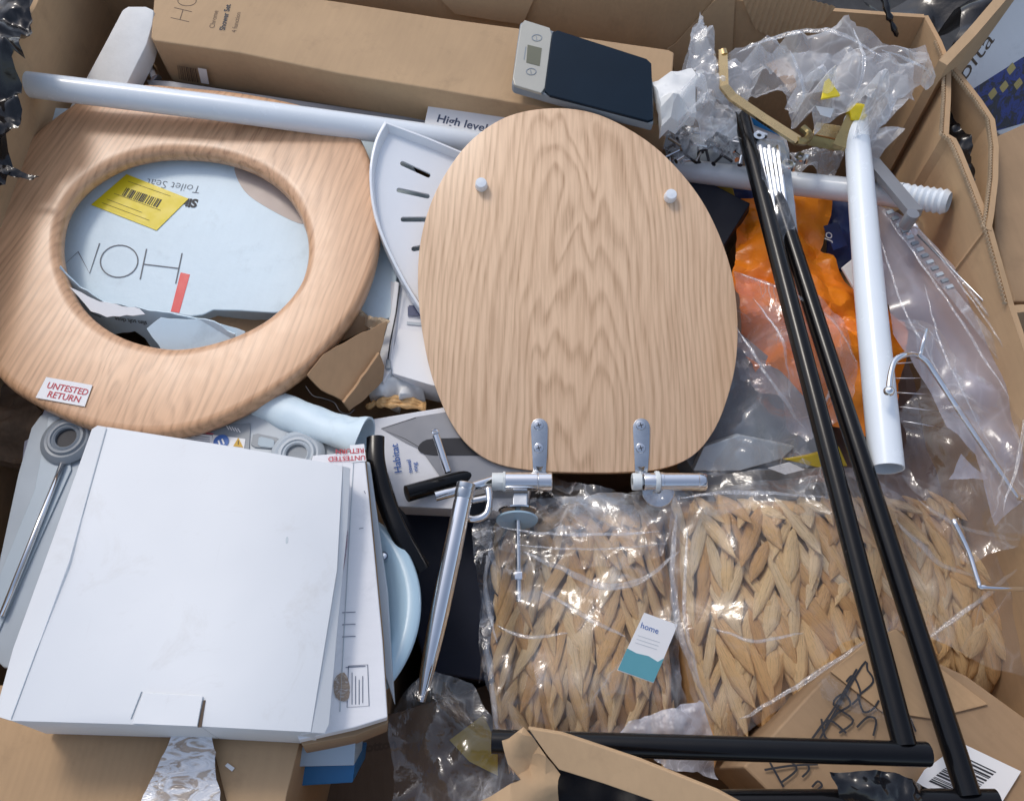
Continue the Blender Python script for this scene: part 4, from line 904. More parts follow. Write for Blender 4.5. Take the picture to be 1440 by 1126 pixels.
t.part('edge_strip', pslab(ap, [(1240, 296), (1250, 290), (1452, 540), (1448, 560)], .002, .0004), K['film'])
for i in range(13):
    a = along((1246, 297), (1330, 402), i / 12); t.part('notch', pslab(ap.lift(.001), [(a[0], a[1]), (a[0] + 9, a[1] - 3), (a[0] + 12, a[1] + 1), (a[0] + 3, a[1] + 4)], .003, 0), K['mid_grey'] if i % 2 else K['pale_grey'])
t.part('edge_line', tube([ap.at(1262, 288, .002), ap.at(1345, 385, .002), ap.at(1450, 520, .002)], .0016, 8), K['film'], smooth=True)
t.part('edge_line', tube([ap.at(1290, 330, .001), ap.at(1400, 440, .001), ap.at(1450, 500, .001)], .0012, 8), K['chrome_dull'], smooth=True)
CF = [(1262, 450, .79), (1300, 448, .792), (1380, 520, .788), (1440, 560, .785), (1470, 720, .775), (1430, 770, .77), (1370, 790, .765), (1320, 740, .76), (1270, 660, .755), (1262, 580, .765), (1300, 540, .78)]
solo('clear_film', 'crinkled clear film over the wire rack at the right edge', 'plastic film', sheet(CF, [(1350, 620, .80), (1380, 700, .79)], .0065, .026, 13, 83, mode='fold'), K['film_thin'], smooth=True)
solo('milky_flap', 'small milky plastic flap low on the wire rack', 'plastic scrap', sheet([(1352, 640, .765), (1378, 660, .765), (1392, 670, .76), (1385, 675, .76), (1336, 672, .76), (1345, 650, .765)], (), .005, .006, 20, 5), K['film_milky'], smooth=True)

# ================================================================== STRAW BASKETS
def leaf_mesh(seed):
    """one flattened, creased, slightly bent straw strand of unit size"""
    rnd = random.Random(seed); vs, fs = [], []; seg = 10; bend = rnd.uniform(-.25, .25); ph = rnd.uniform(0, 6)
    st = [(.04, -1), (.38, -.82), (.74, -.5), (.98, -.08), (.95, .35), (.62, .72), (.22, .95), (.03, 1.03)]
    for r, z in st:
        for k in range(seg):
            a = 2 * math.pi * k / seg; q = r * (1 + .13 * math.cos(3 * a + ph + z) + .07 * math.cos(5 * a - 2 * z)) * rnd.uniform(.96, 1.04)
            vs.append(V((math.cos(a) * q + bend * (1 - z * z), math.sin(a) * q, z)))
    for i in range(len(st) - 1):
        for k in range(seg): a, b = i * seg + k, i * seg + (k + 1) % seg; fs.append((a, b, b + seg, a + seg))
    me = bpy.data.meshes.new('straw_strand'); me.from_pydata(vs, [], fs); me.materials.append(K['straw']); fixn(me, True); return me
LEAF = [leaf_mesh(i) for i in range(7)]
class Face:
    """woven side of a basket: a bulged bilinear patch over four corners (px, py, z)"""
    def __init__(s, tl, tr, br, bl, bulge, power=5):
        s.c = [P(*q) for q in (tl, tr, br, bl)]; s.b = bulge; s.p = power
        s.n = (s.c[1] - s.c[0]).cross(s.c[0] - s.c[3]).normalized()
        if s.n.z < 0: s.n = -s.n
    def at(s, u, v, h=0):
        a = s.c[0].lerp(s.c[1], u); b = s.c[3].lerp(s.c[2], u); k = (1 - abs(2 * u - 1) ** s.p) * (1 - abs(2 * v - 1) ** s.p)
        return a.lerp(b, v) + s.n * (s.b * (k - 1) + h)
    def frame(s, u, v):
        e = .01; du = (s.at(min(1, u + e), v) - s.at(max(0, u - e), v)).normalized(); dv = (s.at(u, min(1, v + e)) - s.at(u, max(0, v - e))).normalized()
        n = dv.cross(du).normalized(); n = n if n.dot(s.n) > 0 else -n; return du, dv, n
def basket(label, face, cols, rows, seed, depth=.22, lw=1.0):
    t = Thing('straw_basket', label, 'basket', at=face.at(.5, .5) - V((0, 0, depth)), group='straw baskets wrapped in film'); rnd = random.Random(seed)
    N = 20; vs = [face.at(i / N, j / N, -.007) for j in range(N + 1) for i in range(N + 1)]; fs = [(j * (N + 1) + i, j * (N + 1) + i + 1, (j + 1) * (N + 1) + i + 1, (j + 1) * (N + 1) + i) for j in range(N) for i in range(N)]
    rim_i = [i for i in range(N + 1)] + [j * (N + 1) + N for j in range(1, N + 1)] + [N * (N + 1) + i for i in range(N - 1, -1, -1)] + [j * (N + 1) for j in range(N - 1, 0, -1)]
    b0 = len(vs); vs += [vs[i] - V((0, 0, depth)) for i in rim_i]; m = len(rim_i)
    for k in range(m): fs.append((rim_i[k], rim_i[(k + 1) % m], b0 + (k + 1) % m, b0 + k))
    fs.append(tuple(range(b0, b0 + m)))
    t.part('body', (vs, fs), K['straw_core'], smooth=True)
    W_ = (face.c[1] - face.c[0]).length; H = (face.c[3] - face.c[0]).length; cw = W_ / cols; rh = H / rows; cnt = 0
    for c in range(cols):
        for r in range(rows):
            for sgn in (-1, 1):
                u = (c + .5 + sgn * .235) / cols; v = (r + .5 + (.25 if sgn > 0 else 0) + rnd.uniform(-.1, .1)) / rows
                u += .010 * math.sin(r * 1.1 + c * 2)
                if not (0.005 < u < .995 and 0.0 < v < .998): continue
                du, dv, n = face.frame(u, v); p = face.at(u, v, rnd.uniform(-.0012, .002))
                ang = sgn * (.34 + rnd.uniform(-.24, .24)); d = (dv * math.cos(ang) - du * math.sin(ang) + n * .12).normalized(); s_ = d.cross(n).normalized(); nn = s_.cross(d)
                L = rh * 1.1 * rnd.uniform(.75, 1.35); w = cw * .255 * rnd.uniform(.62, 1.2) * lw; th = w * .75
                Mx = Matrix((s_ * w, nn * th, d * L)).transposed().to_4x4(); Mx.translation = p
                o = bpy.data.objects.new('strand', rnd.choice(LEAF)); COL.objects.link(o); o.parent = t.o; o.matrix_local = t.inv @ Mx; cnt += 1
    return t, cnt
f1 = Face((682, 690, .630), (944, 700, .635), (958, 1040, .605), (690, 1045, .600), .050, 4)
b1, n1 = basket('left straw basket of thick plaits, wrapped in clear film, hanging under the pale lid hinges', f1, 7, 8, 3)
f2 = Face((948, 690, .665), (1380, 690, .660), (1400, 930, .640), (1000, 1056, .615), .045, 5)
b2_, n2 = basket('right straw basket of thick plaits under the long black bars', f2, 11, 9, 8)
f3 = Face((1240, 760, .650), (1500, 740, .640), (1520, 960, .625), (1260, 980, .630), .045, 3)
b3_, n3 = basket('third straw basket at the right edge, greyish under cloudy film', f3, 6, 7, 13)
print('strands', n1, n2, n3)
# smooth woven rim band at the top of the right basket
solo('clear_film', 'clear film stretched over the left straw basket', 'plastic film', sheet([(672, 690, .650), (700, 700, .660), (960, 690, .665), (958, 760, .672), (950, 860, .670), (962, 960, .655), (980, 1030, .64), (860, 1040, .64), (700, 1046, .635), (684, 960, .64), (676, 870, .645), (690, 800, .655), (665, 745, .645)], [(820, 760, .682), (820, 880, .678), (800, 980, .668), (900, 820, .682), (740, 820, .672)], .0055, .016, 14, 91, mode='fold', xyamp=.003), K['film_soft'], smooth=True)
solo('clear_film', 'clear film stretched over the right straw basket', 'plastic film', sheet([(950, 670, .680), (1100, 660, .69), (1240, 655, .69), (1400, 700, .685), (1480, 760, .675), (1480, 960, .66), (1400, 940, .665), (1280, 880, .67), (1180, 900, .665), (1100, 1000, .65), (1020, 1050, .64), (975, 980, .65), (945, 880, .665), (942, 760, .675)], [(1050, 760, .715), (1200, 780, .705), (1080, 880, .695), (1330, 820, .695), (1150, 700, .71)], .007, .018, 11, 95, mode='fold', xyamp=.003), K['film_soft'], smooth=True)
solo('clear_film', 'gathered cloudy film folds between the pale lid and the right straw basket', 'plastic film', sheet([(780, 668, .655), (870, 690, .66), (990, 690, .67), (1130, 668, .69), (1230, 660, .70), (1270, 700, .70), (1200, 730, .705), (1080, 712, .705), (960, 720, .69), (930, 780, .69), (820, 800, .685), (700, 770, .675), (690, 720, .665), (730, 690, .655)], [(960, 705, .70)], .006, .018, 24, 97, mode='fold'), K['film_thin'], smooth=True)
# tag on the left basket
tg = Plane((905, 862, .695), (952, 878, .69), (868, 942, .685), u=((868, 942), (918, 960)))
t = Thing('swing_tag', 'white and teal swing tag on the left straw basket', 'tag', M=tg.M(tg.at(910, 910)))
t.part('card', pslab(tg, [(906, 861), (953, 878), (919, 960), (868, 942)], .0008, 0), K['label'])
t.part('teal_panel', thin(tg.lift(.0003), [(882, 911), (895, 918), (912, 922), (925, 930), (934, 925), (919, 959), (869, 941)], .0003), K['teal'])
t.part('lettering', text(tg, 'home', (900, 882), (925, 891), .006, bold=0), K['blue_ink'])
for i in range(3): t.part('fine_print', quadbar(tg, (897 - 2 * i, 893 + 5 * i), (928 - 2 * i, 903 + 5 * i), .0004, .0003), K['pale_grey'])
# bubble wrap under basket
solo('bubble_wrap', 'pale bubble wrap sheet below the left straw basket', 'bubble wrap', sheet([(850, 1030, .665), (905, 1010, .67), (955, 980, .675), (990, 985, .68), (1008, 1040, .67), (1010, 1090, .65), (930, 1075, .65), (880, 1060, .655)], [(960, 1020, .685)], .004, .008, 60, 99, wave=.008), m_film('lilac_bubble_film', (.70, .72, .82, 1), .55, .2, .4, .4, 2., .8), smooth=True)

# ================================================================== LOWER RIGHT CARTON
cp = Plane((1160, 945, .700), (1440, 1010, .705), (1060, 1060, .690), u=((1060, 1090), (1220, 930)))
t = Thing('written_carton', 'brown carton with scrawled black marker writing and a barcode label, bottom right', 'box', M=cp.M(cp.at(1250, 1020)))
t.part('carton', pslab(cp, [(1045, 1078), (1165, 946), (1215, 905), (1262, 882), (1305, 925), (1360, 950), (1450, 1015), (1520, 1060), (1520, 1180), (1070, 1180), (1080, 1112)], .18, .002), K['card_dark'])
t.part('flap', pslab(cp.lift(.003), [(1168, 944), (1215, 906), (1260, 884), (1305, 926), (1390, 990), (1310, 1010), (1240, 1000)], .003, .0006), K['card'])
cl = cp.lift(.0036)
scr = [[(1152, 1040), (1212, 936), (1220, 942), (1228, 958), (1210, 975)], [(1160, 1020), (1178, 1002), (1196, 990), (1186, 975), (1172, 990), (1200, 1012), (1180, 1030)], [(1145, 1034), (1165, 1012), (1190, 1030)], [(1206, 975), (1214, 1000), (1228, 996), (1236, 984)],
       [(1190, 958), (1200, 950), (1210, 975), (1198, 990)], [(1155, 1010), (1160, 1035), (1172, 1042)], [(1262, 990), (1272, 994), (1288, 1028)], [(1136, 1046), (1170, 1000), (1205, 940)], [(1205, 1022), (1220, 1008), (1232, 1012), (1228, 1034)],
       [(1075, 1082), (1112, 1076), (1150, 1074)], [(1082, 1070), (1092, 1088), (1102, 1106)], [(1112, 1070), (1120, 1082), (1098, 1100)], [(1130, 1066), (1138, 1080), (1128, 1092)], [(1142, 1106), (1150, 1098), (1156, 1104), (1148, 1112), (1168, 1110)]]
t.part('marker_writing', strokes(cl, [[tuple(q) for q in spline(s, 4, False)] for s in scr], .0019), K['ink'])
lbp = cp.lift(.0042)
st = t.part('sticker', thin(lbp, [(1352, 1044), (1436, 1084), (1395, 1150), (1270, 1130), (1300, 1082)]), K['label'])
t.part('barcode_print', barcode(lbp, [(1306, 1098), (1352, 1060), (1402, 1084), (1360, 1122)][0:4], 22, 6, .0008), K['ink'], st)
t.part('tape', sheet([(1150, 960, .708), (1166, 948, .71), (1180, 958, .71), (1240, 1000, .711), (1290, 1012, .711), (1285, 1030, .708), (1230, 1010, .708), (1160, 985, .706)], (), .004, .002, 60, 7), K['film'], smooth=True)

# ================================================================== WHITE BOX AND NEIGHBOURS, LOWER LEFT
wb = Plane((150, 598, .800), (492, 655, .800), (200, 1015, .800), u=((0, 1012), (455, 1030)))
t = Thing('white_box', 'plain white box with a small tab, the biggest thing in the lower left', 'box', M=wb.M(wb.at(250, 820)))
tabq = [(202, 973), (285, 978), (277, 1021), (186, 1017)]
t.part('carton', pslab(wb, [(150, 600), (330, 628), (482, 654), (474, 800), (437, 1029), (283, 1021), (287, 990), (282, 1021), (16, 1013), (98, 790)], .075, .003, down=(V((0, 0, 1)) + V((.12, 0, 0))).normalized()), K['white_box'], smooth=30)
rs = Plane((482, 655, .7996), (437, 1029, .7996), (462, 1010, .790))
t.part('side_flap', pslab(rs, [(483, 655), (493, 658), (489, 740), (476, 870), (463, 1018), (457, 1031), (438, 1030), (475, 800)], .02, .0005), K['white_box'])
ls = Plane((150, 600, .7996), (16, 1013, .7996), (-6, 1000, .791))
t.part('side_flap', pslab(ls, [(129, 603), (137, 598), (149, 600), (97, 790), (15, 1013), (-8, 1006), (18, 912), (76, 752)], .02, .0005), K['white_box'])
t.part('tab', pslab(wb.lift(.0022), tabq, .0012, .0003), K['white_box'])
t.part('slot', tube([wb.at(199, 972, .0006), wb.at(184, 1010, .0006)], .0005, 5), K['pale_grey'])
t.part('notch', pslab(wb.lift(.0006), [(286, 984), (289, 984), (283, 1022), (278, 1022)], .001, 0), K['ink_brown'])
t.part('crease', tube([wb.at(150, 603, .0001), wb.at(98, 790, .0001), wb.at(16, 1010, .0001)], .0006, 5), K['pale_grey'])
t.part('scuff', thin(wb, spline([(402, 756), (405, 755), (405, 762), (402, 764)], 3), .0002), K['pale_grey'])

gs_ = Plane((60, 580, .71), (460, 640, .71), (60, 850, .70), u=((85, 655), (5, 860)))
t = Thing('bathroom_scale', 'grey bathroom scale lying upside down under the plain white box', 'scale', M=gs_.M(gs_.at(250, 680)))
t.part('body', pslab(gs_, chaik([(44, 575), (200, 560), (500, 600), (520, 720), (480, 950), (-10, 945), (-20, 870)], .12, 2), .03, .003), K['pale_grey'], smooth=30)
t.part('side_band', pslab(gs_.lift(.002), [(68, 585), (90, 585), (100, 660), (-10, 905), (-30, 880), (48, 690)], .002, .0005), m_plastic('light_steel_blue_plastic', (.40, .47, .52, 1), .35, .04, .05))
def foot(x, y, nm):
    c = gs_.at(x, y, .005); pr_ = [(.0, .0), (.0115, 0), (.0115, .004), (.013, .0052), (.0155, .004), (.0165, .0055), (.019, .0055), (.021, .003), (.0235, .0035), (.028, .001), (.030, -.001), (0, -.001)]
    f = t.part('foot', lathe(c, gs_.n, pr_, 40), K['mid_grey'] if nm else K['pale_grey'], smooth=30)
    t.part('foot_pad', lathe(c, gs_.n, [(0, .0006), (.0112, .0008), (.0113, .0002)], 32), K['ink'] if nm else K['mid_grey'], f); return f
foot(95, 617, 1); foot(418, 640, 0)
t.part('recess', pslab(gs_.lift(.0015), chaik([(356, 608), (394, 616), (392, 632), (352, 628)], .15, 1), .001, .0004), K['mid_grey'])
t.part('recess_floor', pslab(gs_.lift(.0022), chaik([(364, 613), (386, 618), (385, 630), (362, 627)], .15, 1), .0006, .0002), m_plastic('blue_grey_plastic', (.28, .37, .44, 1), .35, .05, .02))
wl = t.part('sticker', thin(gs_.lift(.001), [(240, 600), (352, 595), (350, 640), (210, 625)]), K['mid_grey'])
sl = gs_.lift(.0016)
t.part('print_block', thin(sl, [(255, 608), (298, 612), (300, 626), (252, 620)]), K['label'], wl)
for i in range(4): t.part('fine_print', quadbar(sl, (258, 611.5 + 3 * i), (295, 615 + 3 * i), .0007, .0007), K['ink_blue'], wl)
t.part('print_band', quadbar(sl, (258, 607), (300, 610), .0012, .0009), K['ink_red'], wl)
c = sl.at(311, 621, .001); t.part('round_symbol', lathe(c, sl.n, [(0, .0003), (.0085, .0003), (.0085, 0)], 24), K['blue_ink'], wl)
t.part('symbol_ground', thin(sl, [(299, 611), (345, 617), (343, 632), (299, 626)], .0003), K['label'], wl)
for a, b in (((307, 619), (309, 625)), ((312, 617), (315, 624))): t.part('symbol_mark', quadbar(sl, a, b, .0018, .0016), K['label'], wl)
t.part('warning_triangle', thin(sl.lift(.0004), [(335, 615), (342, 629), (328, 627)]), K['amber'], wl)
t.part('symbol_mark', quadbar(sl, (335, 619), (335, 625), .0008, .0012), K['ink'], wl)
for i in range(5): t.part('fine_print', quadbar(sl, (318 + 4 * i, 598 + i), (322 + 4 * i, 604 + i), .0010, .0007), K['label'], wl)
solo('chrome_rod', 'thin chrome rod lying on the grey bathroom scale at the left edge', 'rod', tube([gs_.at(88, 652, .005), gs_.at(45, 760, .005), gs_.at(2, 866, .005)], .0032, 14), K['chrome'], smooth=True)
solo('white_carton', 'pale carton edge left of the grey bathroom scale, under the wooden ring', 'box', pslab(Plane((30, 600, .66), (60, 590, .67), (20, 780, .65)), [(34, 620), (48, 612), (68, 560), (90, 560), (70, 680), (15, 790), (20, 740)], .2, .001), m_card('lilac_white_card', (.60, .60, .68, 1), .05))
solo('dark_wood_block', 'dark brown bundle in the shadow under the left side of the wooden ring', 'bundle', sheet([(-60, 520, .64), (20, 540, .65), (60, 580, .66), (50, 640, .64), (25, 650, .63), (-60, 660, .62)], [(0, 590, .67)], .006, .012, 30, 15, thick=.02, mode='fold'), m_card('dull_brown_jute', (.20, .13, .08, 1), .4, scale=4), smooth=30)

# printed cartons right of the white box
q1 = Plane((500, 640, .765), (545, 1000, .76), (430, 1020, .77), u=((500, 1000), (512, 700)))
t = Thing('printed_carton', 'white carton with fine line drawings between the plain white box and the pale blue plate', 'box', M=q1.M(q1.at(500, 830)))
t.part('carton', pslab(q1, [(440, 640), (512, 634), (519, 700), (538, 900), (545, 1008), (500, 1022), (420, 1040), (380, 900)], .016, .001), K['white_card'])
t.part('second_layer', pslab(q1.lift(-.018), [(440, 640), (514, 634), (521, 700), (540, 900), (546, 1016), (500, 1034), (425, 1048), (380, 900)], .05, .001), K['card_dark'])
ql = q1.lift(.0004)
t.part('edge_fold', tube([q1.at(497, 650, .0004), q1.at(486, 850, .0004), q1.at(478, 1000, .0004)], .0005, 5), K['pale_grey'])
t.part('line_drawing', strokes(ql, [[(490, 936), (517, 934), (519, 992), (488, 994), (490, 936)], [(495, 945), (495, 990)], [(500, 950), (500, 990)], [(505, 955), (505, 990)], [(510, 950), (510, 988)], [(486, 938), (514, 936)]] + [[(481, 861 + 17 * i), (500, 860 + 17 * i)] for i in range(3)] + [[(512, 690), (514, 694)], [(505, 743), (511, 742)]], .0006), K['ink_blue'])
t.part('picture', thin(ql, spline([(470, 955), (484, 945), (492, 965), (488, 985), (472, 980)], 3)), m_photo('brown_product_photo', [(.5, .4, .3, 1), (.25, .18, .13, 1), (.7, .7, .7, 1)], 60))
t.part('picture', thin(ql, spline([(484, 744), (489, 750), (485, 790), (476, 826), (474, 800)], 3)), m_photo('pink_product_photo', [(.6, .4, .35, 1), (.3, .2, .25, 1), (.7, .7, .75, 1)], 70, 3))
lq = t.part('sticker', thin(ql, [(492, 626), (512, 624), (515, 648), (494, 650)]), K['label'])
t.part('lettering', text(ql.lift(.0005), 'UNTESTED', (514, 640), (490, 641), .0055, bold=.0001), K['ink_red'], lq)
t.part('lettering', text(ql.lift(.0005), 'RETURN', (512, 630), (490, 631), .0055, bold=.0001), K['ink_red'], lq)
solo('film_mailer', 'pale blue plastic mailer strip leaning between the printed carton and the rolled mailer', 'mailer', pslab(Plane((510, 640, .745), (540, 700, .74), (520, 900, .73)), [(505, 645), (520, 650), (545, 830), (555, 990), (525, 900)], .01, .001), K['pale_grey'])
pl_ = Plane((430, 700, .70), (590, 850, .715), (430, 1020, .715)); c = pl_.at(428, 862)
t = Thing('round_plate', 'big round pale blue plate, its right edge showing beside the printed carton', 'plate', M=pl_.M(c))
rad = (pl_.at(592, 862) - c).length
t.part('dish', lathe(c, pl_.n, [(0, -.02), (rad * .55, -.022), (rad * .62, -.006), (rad * .70, .0), (rad * .80, .001), (rad * .84, .004), (rad * .93, .0055), (rad * .985, .004), (rad, .001), (rad * .985, -.004), (rad * .8, -.008), (0, -.03)], 96), K['plate'], smooth=True)
c2 = pl_.at(539, 782, .004); t.part('screw', lathe(c2, pl_.n, [(0, .0022), (.002, .002), (.0045, .0008), (.0048, 0)], 16), K['chrome'], smooth=True)
t.part('screw_ring', loft([c2 + (pl_.u * math.cos(a * .4) + pl_.v * math.sin(a * .4)) * .0048 for a in range(16)], [c2 + (pl_.u * math.cos(a * .4) + pl_.v * math.sin(a * .4)) * .0034 for a in range(16)], pl_.n, [(0, .0006), (0, .0012), (1, .0012), (1, .0006)]), K['ink_blue'])
# blue boxes under
for i, (q, m_, lab) in enumerate((([(400, 1052), (500, 1040), (498, 1076), (406, 1078)], 'pale_grey', 'pale blue carton edge above the bright blue one, below the printed carton'), ([(404, 1078), (499, 1074), (496, 1100), (400, 1106)], 'blue', 'bright blue carton low in the gap right of the brown flap'))):
    solo('blue_carton', lab, 'box', pslab(Plane((405, 1060, .70 - .02 * i), (500, 1050, .70 - .02 * i), (400, 1105, .69 - .02 * i)), q, .05 if i == 0 else .08, .001), m_plastic('blue_white_card', (.42, .55, .66, 1), .4, .05, 0) if i == 0 else K[m_])
lc = Plane((0, 1020, .72), (425, 1035, .715), (390, 1126, .72))
t = Thing('brown_carton', 'brown carton with shiny wrinkled tape in the bottom left corner', 'box', M=lc.M(lc.at(200, 1080)))
t.part('carton', pslab(lc, [(-60, 960), (430, 980), (425, 1030), (405, 1110), (385, 1190), (-60, 1190)], .25, .002), K['card'])
t.part('flap', pslab(lc.lift(.004), [(286, 1010), (425, 1028), (404, 1112), (388, 1190), (330, 1190), (318, 1126), (302, 1060)], .003, .0006), K['card2'])
t.part('tape', sheet([(248, 1015, .731), (288, 1015, .732), (300, 1060, .733), (312, 1110, .734), (318, 1190, .736), (170, 1190, .735), (205, 1110, .734), (235, 1045, .732)], (), .004, .003, 45, 33, mode='turb'), K['tape'], smooth=True)
t.part('paper_scrap', pslab(lc.lift(.006), [(316, 1076), (320, 1072), (330, 1079), (326, 1084)], .001, .0002), K['label'])
# dim carton in the gap
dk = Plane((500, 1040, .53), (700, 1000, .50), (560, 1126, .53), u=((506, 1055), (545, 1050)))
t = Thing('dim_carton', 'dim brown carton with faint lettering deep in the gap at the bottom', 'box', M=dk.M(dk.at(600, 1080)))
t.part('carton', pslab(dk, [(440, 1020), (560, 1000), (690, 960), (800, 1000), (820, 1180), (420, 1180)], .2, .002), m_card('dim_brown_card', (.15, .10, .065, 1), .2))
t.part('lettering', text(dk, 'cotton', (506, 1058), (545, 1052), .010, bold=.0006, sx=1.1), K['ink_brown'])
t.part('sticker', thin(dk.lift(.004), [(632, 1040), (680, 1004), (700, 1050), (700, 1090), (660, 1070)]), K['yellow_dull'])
solo('clear_film', 'crinkled clear film bag in the gap below the chrome pole', 'plastic film', sheet([(545, 1010, .69), (580, 960, .70), (600, 935, .70), (660, 960, .69), (690, 1000, .69), (730, 1060, .69), (745, 1150, .69), (545, 1160, .68), (552, 1080, .68)], [(620, 1020, .715), (650, 1080, .71)], .0055, .024, 18, 111, mode='fold'), K['film'], smooth=True)

# ================================================================== CENTRE GAP
solo('black_box', 'matt black box standing in the gap left of the left straw basket', 'box', pslab(Plane((600, 700, .60), (690, 700, .60), (620, 960, .57)), [(525, 640), (720, 640), (700, 960), (600, 945), (560, 800)], .2, .002), K['navy'])  # left end drawn out to darken the dim gap there
pc = Plane((517, 592, .675), (640, 572, .68), (560, 700, .655), u=((560, 668), (556, 640)))
t = Thing('photo_carton', 'carton with a grey product photo, in the gap left of the pale lid', 'box', M=pc.M(pc.at(600, 630)))
t.part('carton', pslab(pc, [(516, 590), (525, 589), (640, 570), (760, 600), (740, 720), (560, 712), (540, 650)], .08, .001), K['white_card'])
cc = pc.lift(.0005)
t.part('photo', thin(cc, [(536, 602), (585, 586), (640, 577), (760, 610), (740, 700), (640, 700), (592, 632), (570, 622)]), K['steel_grey'])
t.part('photo_disc', thin(cc.lift(.0006), spline([(588, 628), (600, 618), (630, 616), (660, 618), (700, 640), (660, 640), (610, 640), (592, 636)], 3)), K['ink'])  # dark oval printed on the carton
t.part('photo_outline', strokes(cc.lift(.0005), [[(592, 630), (570, 617), (536, 603), (585, 587)]], .0006), K['ink'])
for s, a, b, sz in (('Habitat', (565, 664), (561, 637), .0085), ('towel', (580, 664), (577, 645), .0050), ('ring', (588, 662), (585, 648), .0050)):
    t.part('lettering', text(cc.lift(.0004), s, a, b, sz, bold=.0001), K['blue_ink'])
solo('chrome_peg', 'slim chrome peg standing on the photo of the photo carton', 'peg', join(tube([P(613, 612, .695), P(630, 664, .685)], .0042, 14), lathe(P(612, 608, .697), V((0, .3, 1)), [(.003, 0), (.0042, .001), (.0042, .002), (.003, .003)], 14)), K['chrome'], smooth=40)
bsec = [(-1, -.34), (1, -.34), (1, .34), (-1, .34)]
solo('black_hoop', 'curved flat black metal band in the gap between the pale mailer and the photo carton', 'band', tube(spline([P(528, 615, .725), P(529, 650, .725), P(541, 700, .72), (P(563, 752, .715)), P(594, 802, .70)], 6, False), .0098, 20, sec=[(math.cos(math.pi * k / 10), .55 * math.sin(math.pi * k / 10)) for k in range(20)]), K['black'], smooth=40)
solo('black_rail', 'short black rail end crossing the photo carton', 'rail', pipe(P(572, 694, .675), P(715, 655, .64), .0095), K['black'], smooth=40)
solo('chrome_rail', 'thin chrome rail below the short black rail', 'rail', tube([P(612, 698, .685), P(660, 686, .68), P(697, 674, .672)], .0055, 16), K['chrome'], smooth=40)
t = Thing('chrome_pole', 'long chrome pole leaning in the gap left of the left straw basket', 'pole', at=P(620, 830, .69))
pa, pb = P(656, 680, .735), P(592, 986, .690)
t.part('tube', tube([pa.lerp(pb, i / 8) for i in range(9)], [.0092, .0094, .0096, .0098, .0098, .0095, .0085, .0070, .0040], 24), K['chrome'], smooth=40)
t.part('ring', lathe(pa, pb - pa, [(.0085, -.001), (.0100, 0), (.0100, .005), (.0096, .006), (.0102, .0065), (.0102, .0145), (.0094, .016)], 24), K['chrome_dull'], smooth=30)
t = Thing('chrome_clamp', 'black and chrome clamp beside the top of the chrome pole', 'clamp', at=P(675, 710, .68))
t.part('bracket', join(tube(spline([P(652, 728, .70), P(668, 730, .70), P(684, 722, .70), P(688, 700, .70), P(686, 686, .70)], 4, False), .0042, 8)), K['chrome'], smooth=True)
t.part('jaw', pslab(Plane((660, 700, .698), (690, 695, .698), (670, 725, .69)), [(662, 698), (688, 692), (688, 712), (678, 730), (660, 726)], .02, .002), K['black'])
t.part('screw', tube([P(664, 704, .705), P(684, 700, .705)], .0035, 10), K['chrome_dull'], smooth=40)
solo('clear_film', 'edge of clear film hanging from the left side of the left straw basket', 'plastic film', sheet([(660, 740, .665), (690, 730, .67), (700, 800, .67), (690, 900, .66), (672, 960, .64), (676, 850, .65)], (), .005, .012, 40, 113, mode='fold'), K['film'], smooth=True)

# ------------------------------------------------------------------ long gathered folds in the clear films, one standing in for a reflection
fold_m = m_film('film_fold_and_reflection', haze=.07, rough=.12, edge=.30, streak=.45, sc=1.5, bump=.5)
def fold(o, pts, r, seed=0):
    """a pinched pleat or pale reflection streak on the film o: a flattened, tapering, uneven sleeve"""
    rnd = random.Random(seed); path = spline([P(*p) for p in pts], 8, False); n = len(path)
    path = [p + noise.noise_vector(p * 60) * .002 for p in path]
    rs = [max(.0003, .62 * r * (math.sin(math.pi * min(1, max(0, i / (n - 1)))) ** .6) * (1 + .5 * noise.noise(p * 40))) for i, p in enumerate(path)]
    vs, fs = tube(path, rs, 8, sec=[(math.cos(math.pi * k / 4), .5 * math.sin(math.pi * k / 4)) for k in range(8)])
    inv = o.matrix_world.inverted(); me = bpy.data.meshes.new('fold'); me.from_pydata([inv @ v for v in vs], [], fs); me.materials.append(fold_m); fixn(me, True)
    c = bpy.data.objects.new('fold', me); COL.objects.link(c); c.parent = o
def film(label): return [o for o in bpy.data.objects if o.get('label') == label][0]
for o in bpy.data.objects:
    if o.parent is None and o.get('label') and o.type == 'MESH': o.matrix_world = Matrix.LocRotScale(o.location, o.rotation_euler, o.scale)
fL, fR = film('clear film stretched over the left straw basket'), film('clear film stretched over the right straw basket')
for i, (pts, r) in enumerate((([(735, 775, .690), (790, 800, .69), (860, 826, .69), (915, 806, .69), (955, 775, .69)], .006), ([(700, 742, .680), (800, 752, .688), (930, 748, .69)], .003), ([(720, 765, .684), (820, 772, .69), (940, 764, .69)], .002),  # first arc is a broad reflection, built as a pale sleeve
      ([(690, 760, .675), (683, 830, .672), (700, 905, .67)], .004), ([(684, 900, .665), (690, 960, .66), (700, 1030, .655)], .005), ([(760, 830, .688), (830, 870, .69), (880, 895, .688)], .0035), ([(700, 880, .675), (740, 895, .68), (800, 890, .682)], .003))): fold(fL, pts, r, i)
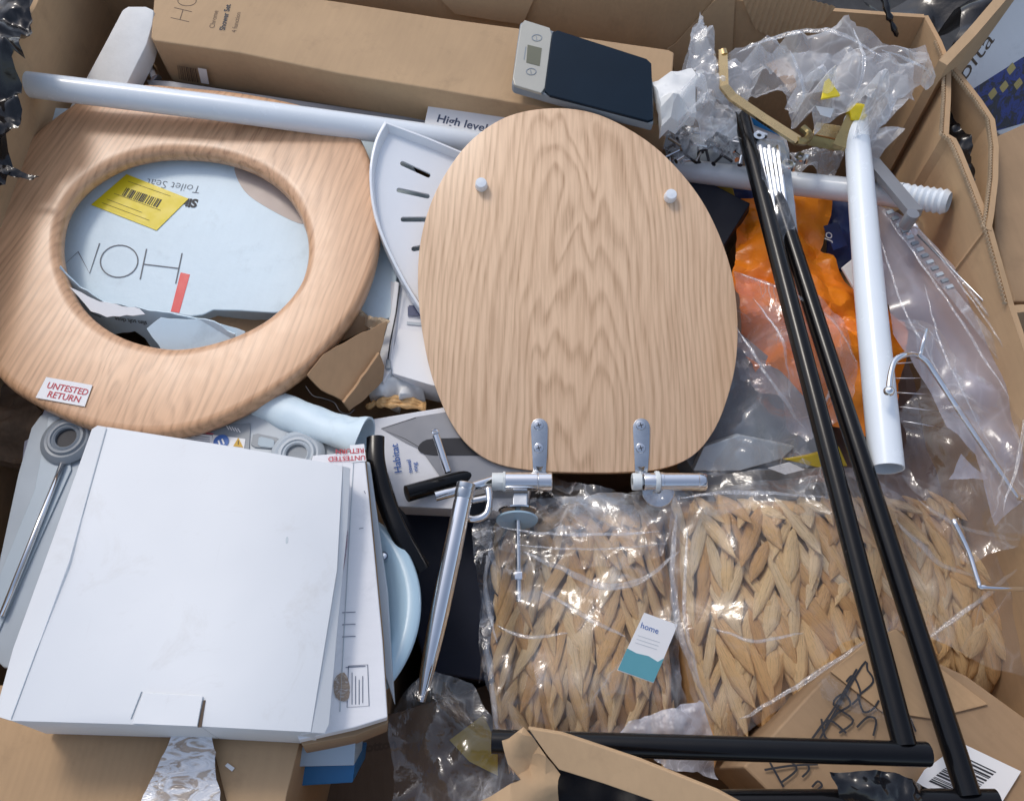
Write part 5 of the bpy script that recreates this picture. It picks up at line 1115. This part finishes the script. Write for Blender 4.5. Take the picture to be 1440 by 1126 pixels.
for i, (pts, r) in enumerate((([(1218, 900, .715), (1120, 965, .70), (1040, 1012, .68)], .004), ([(958, 700, .700), (1040, 692, .712), (1170, 700, .722)], .004), ([(952, 720, .70), (946, 820, .692), (960, 900, .69), (1000, 1000, .68)], .006), ([(968, 740, .70), (962, 860, .695), (985, 960, .685)], .003),
      ([(1260, 730, .715), (1320, 790, .715), (1370, 810, .71)], .006), ([(1300, 900, .69), (1370, 850, .705), (1430, 800, .70)], .004), ([(1290, 700, .725), (1350, 740, .725), (1440, 760, .715)], .004), ([(1000, 880, .70), (1060, 900, .705), (1130, 890, .705)], .003))): fold(fR, pts, r, 20 + i)
mS = film('large milky plastic sheet sloping down beside the right wall')
for i, (pts, r) in enumerate((([(1250, 310, .792), (1330, 420, .795), (1420, 560, .79)], .003), ([(1232, 320, .79), (1270, 430, .79), (1340, 560, .785)], .0025), ([(1320, 360, .79), (1400, 470, .79), (1445, 560, .785)], .002), ([(1300, 400, .797), (1330, 500, .797), (1400, 640, .785)], .002), ([(1425, 470, .785), (1440, 600, .78), (1410, 720, .77)], .003))): fold(mS, pts, r, 40 + i)
pB = film('pale see-through bag over the left half of the orange bag')
for i, (pts, r) in enumerate((([(1040, 385, .76), (1110, 410, .775), (1170, 450, .77), (1205, 510, .76)], .004), ([(1035, 460, .745), (1080, 530, .745), (1130, 600, .73)], .004), ([(1060, 420, .765), (1100, 480, .778), (1110, 560, .75)], .0025), ([(1150, 470, .775), (1170, 530, .775), (1150, 590, .75)], .003))): fold(pB, pts, r, 60 + i)
cW = film('large crumpled clear plastic wrap in the top right corner of the carton')
for i, (pts, r) in enumerate((([(1035, 75, .885), (1100, 50, .90), (1170, 45, .92), (1240, 80, .92)], .005), ([(1200, 40, .92), (1215, 90, .925), (1200, 140, .90)], .004), ([(1240, 70, .92), (1290, 90, .90), (1310, 110, .88)], .004), ([(1110, 70, .90), (1130, 120, .88), (1120, 160, .85)], .004))): fold(cW, pts, r, 80 + i)
# look-alike things share a group phrase
for nm, gr in (('white_tube', 'white tubes in the carton'), ('clear_film', 'clear film sheets over the goods'), ('black_film_wrap', 'black stretch film pieces'), ('buried_carton', 'cartons at the bottom of the pile'), ('zinc_bracket', 'small zinc brackets by the rail pack'), ('clear_wrap', 'crumpled clear wrap, top right'), ('torn_carton', 'torn brown card pieces')):
    for o in bpy.data.objects:
        if o.parent is None and o.name.split('.')[0] == nm: o['group'] = gr
